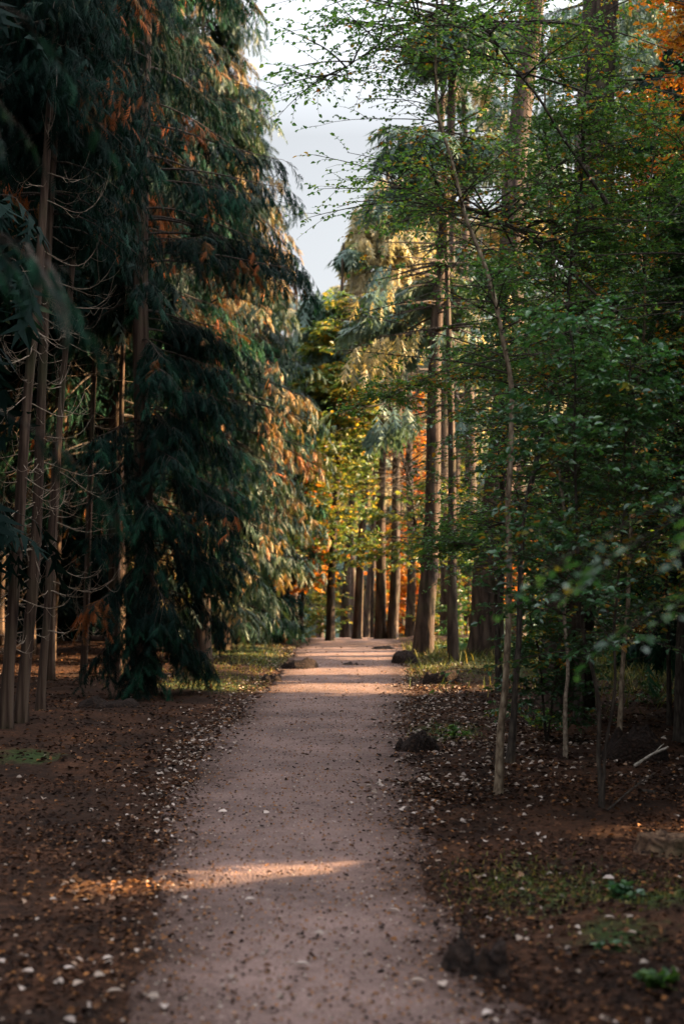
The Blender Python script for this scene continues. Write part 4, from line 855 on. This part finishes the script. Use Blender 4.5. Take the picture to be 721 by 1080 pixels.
plant('green tuft of leaves in the lower right behind the seedling', 640, 1000, .08, 6, 946, M_HOLLY)
# conspicuous pale leaves in front
_leafpx = [(66, 1027), (58, 1040), (88, 1040), (110, 1020), (98, 1034), (120, 1015), (112, 1054), (242, 1036), (168, 1060), (310, 1024), (196, 954), (258, 955), (172, 1068), (36, 1030), (18, 1012), (5, 1020), (348, 895), (240, 860), (278, 862), (470, 870), (432, 862), (520, 1075), (432, 1042), (468, 1048), (330, 990),
       (215, 806), (180, 832), (206, 790), (512, 890), (560, 905), (648, 930), (636, 972), (660, 988), (684, 1020), (402, 828), (385, 846), (455, 962), (408, 966), (30, 845), (96, 866)]
for i, (px, py) in enumerate(_leafpx):
    c = on_ground(px, py); l, r = path_edges(c[1]); on = l + .1 < c[0] < r - .1
    m = MB(); az = _w.uniform(0, 6.28); p = np.array([[0, 0, 0.0]])
    leaves(m, p, np.array([[cos(az), sin(az), .05]]), norm(np.array([[_w.normal(0, .2), _w.normal(0, .2), 1]])), .062 * _w.uniform(.7, 1.2), .042, np.array([_w.uniform(.9, 1)]), .2)
    o = m.build('fallen_leaf', M_LITTER, smooth_=False); o.location = (c[0], c[1], float(on_surface(np.array([c[0]]), np.array([c[1]]))[0]) + .012)
    tag(o, 'pale fallen leaf lying loose on the pinkish gravel path' if on else 'pale fallen leaf lying on the brown forest floor beside the path', 'leaf', 'pale leaves on the path' if on else 'pale leaves beside the path')

# ------------------------------------------------------------------ light
w = bpy.data.worlds.new('World'); SC.world = w; w.use_nodes = True; nt = w.node_tree; nt.nodes.clear()
sky = nt.nodes.new('ShaderNodeTexSky'); sky.sky_type = 'NISHITA'; sky.sun_disc = False
sky.sun_elevation = radians(SUN_EL); sky.sun_rotation = radians(90 - SUN_AZ); sky.air_density = 1.0; sky.dust_density = 3.0; sky.ozone_density = 1.0
hs = nt.nodes.new('ShaderNodeHueSaturation'); hs.inputs['Saturation'].default_value = .22
bg = nt.nodes.new('ShaderNodeBackground'); bg.inputs['Strength'].default_value = .11
wo = nt.nodes.new('ShaderNodeOutputWorld'); nt.links.new(sky.outputs[0], hs.inputs['Color']); 
tcw = nt.nodes.new('ShaderNodeTexCoord'); sp = nt.nodes.new('ShaderNodeSeparateXYZ'); nt.links.new(tcw.outputs['Generated'], sp.inputs[0])
mw = nt.nodes.new('ShaderNodeMapRange'); mw.inputs[1].default_value = 0.3; mw.inputs[2].default_value = 0.95; mw.inputs[3].default_value = .36; mw.inputs[4].default_value = 3.2; nt.links.new(sp.outputs['Z'], mw.inputs[0])
vm = nt.nodes.new('ShaderNodeVectorMath'); vm.operation = 'SCALE'; nt.links.new(hs.outputs[0], vm.inputs[0]); nt.links.new(mw.outputs[0], vm.inputs['Scale']); nt.links.new(vm.outputs[0], bg.inputs['Color']); nt.links.new(bg.outputs[0], wo.inputs['Surface'])
sl = bpy.data.lights.new('sun', 'SUN'); sl.energy = 5.0; sl.angle = radians(.5); sl.color = (1.0, .68, .36)
so = bpy.data.objects.new('sun', sl); C.objects.link(so)
from mathutils import Vector
so.rotation_euler = Vector(tuple(SD)).to_track_quat('Z', 'Y').to_euler(); so.location = tuple(SD * 60)

# ------------------------------------------------------------------ camera
cam = bpy.data.cameras.new('camera'); co = bpy.data.objects.new('camera', cam); C.objects.link(co)
cam.sensor_fit = 'VERTICAL'; cam.sensor_height = 36.0; cam.lens = 50.0; cam.clip_end = 2000; cam.clip_start = .05
co.location = (0, 0, CAM_H); co.rotation_euler = (radians(90) + PITCH, 0, 0)
cam.dof.use_dof = True; cam.dof.focus_distance = 14.5; cam.dof.aperture_fstop = 1.8; cam.dof.aperture_blades = 0
SC.camera = co
SC.view_settings.view_transform = 'Standard'; SC.view_settings.look = 'None'; SC.view_settings.gamma = 1.0; SC.view_settings.use_curve_mapping = False
SC.view_settings.exposure = 2.75
cy = SC.cycles
cy.max_bounces = 8; cy.diffuse_bounces = 4; cy.transmission_bounces = 4; cy.volume_bounces = 1; cy.glossy_bounces = 2
cy.use_denoising = True
try:
    cy.denoiser = 'OPENIMAGEDENOISE'; cy.denoising_input_passes = 'RGB_ALBEDO_NORMAL'
except Exception: pass
cy.sample_clamp_indirect = 6.0
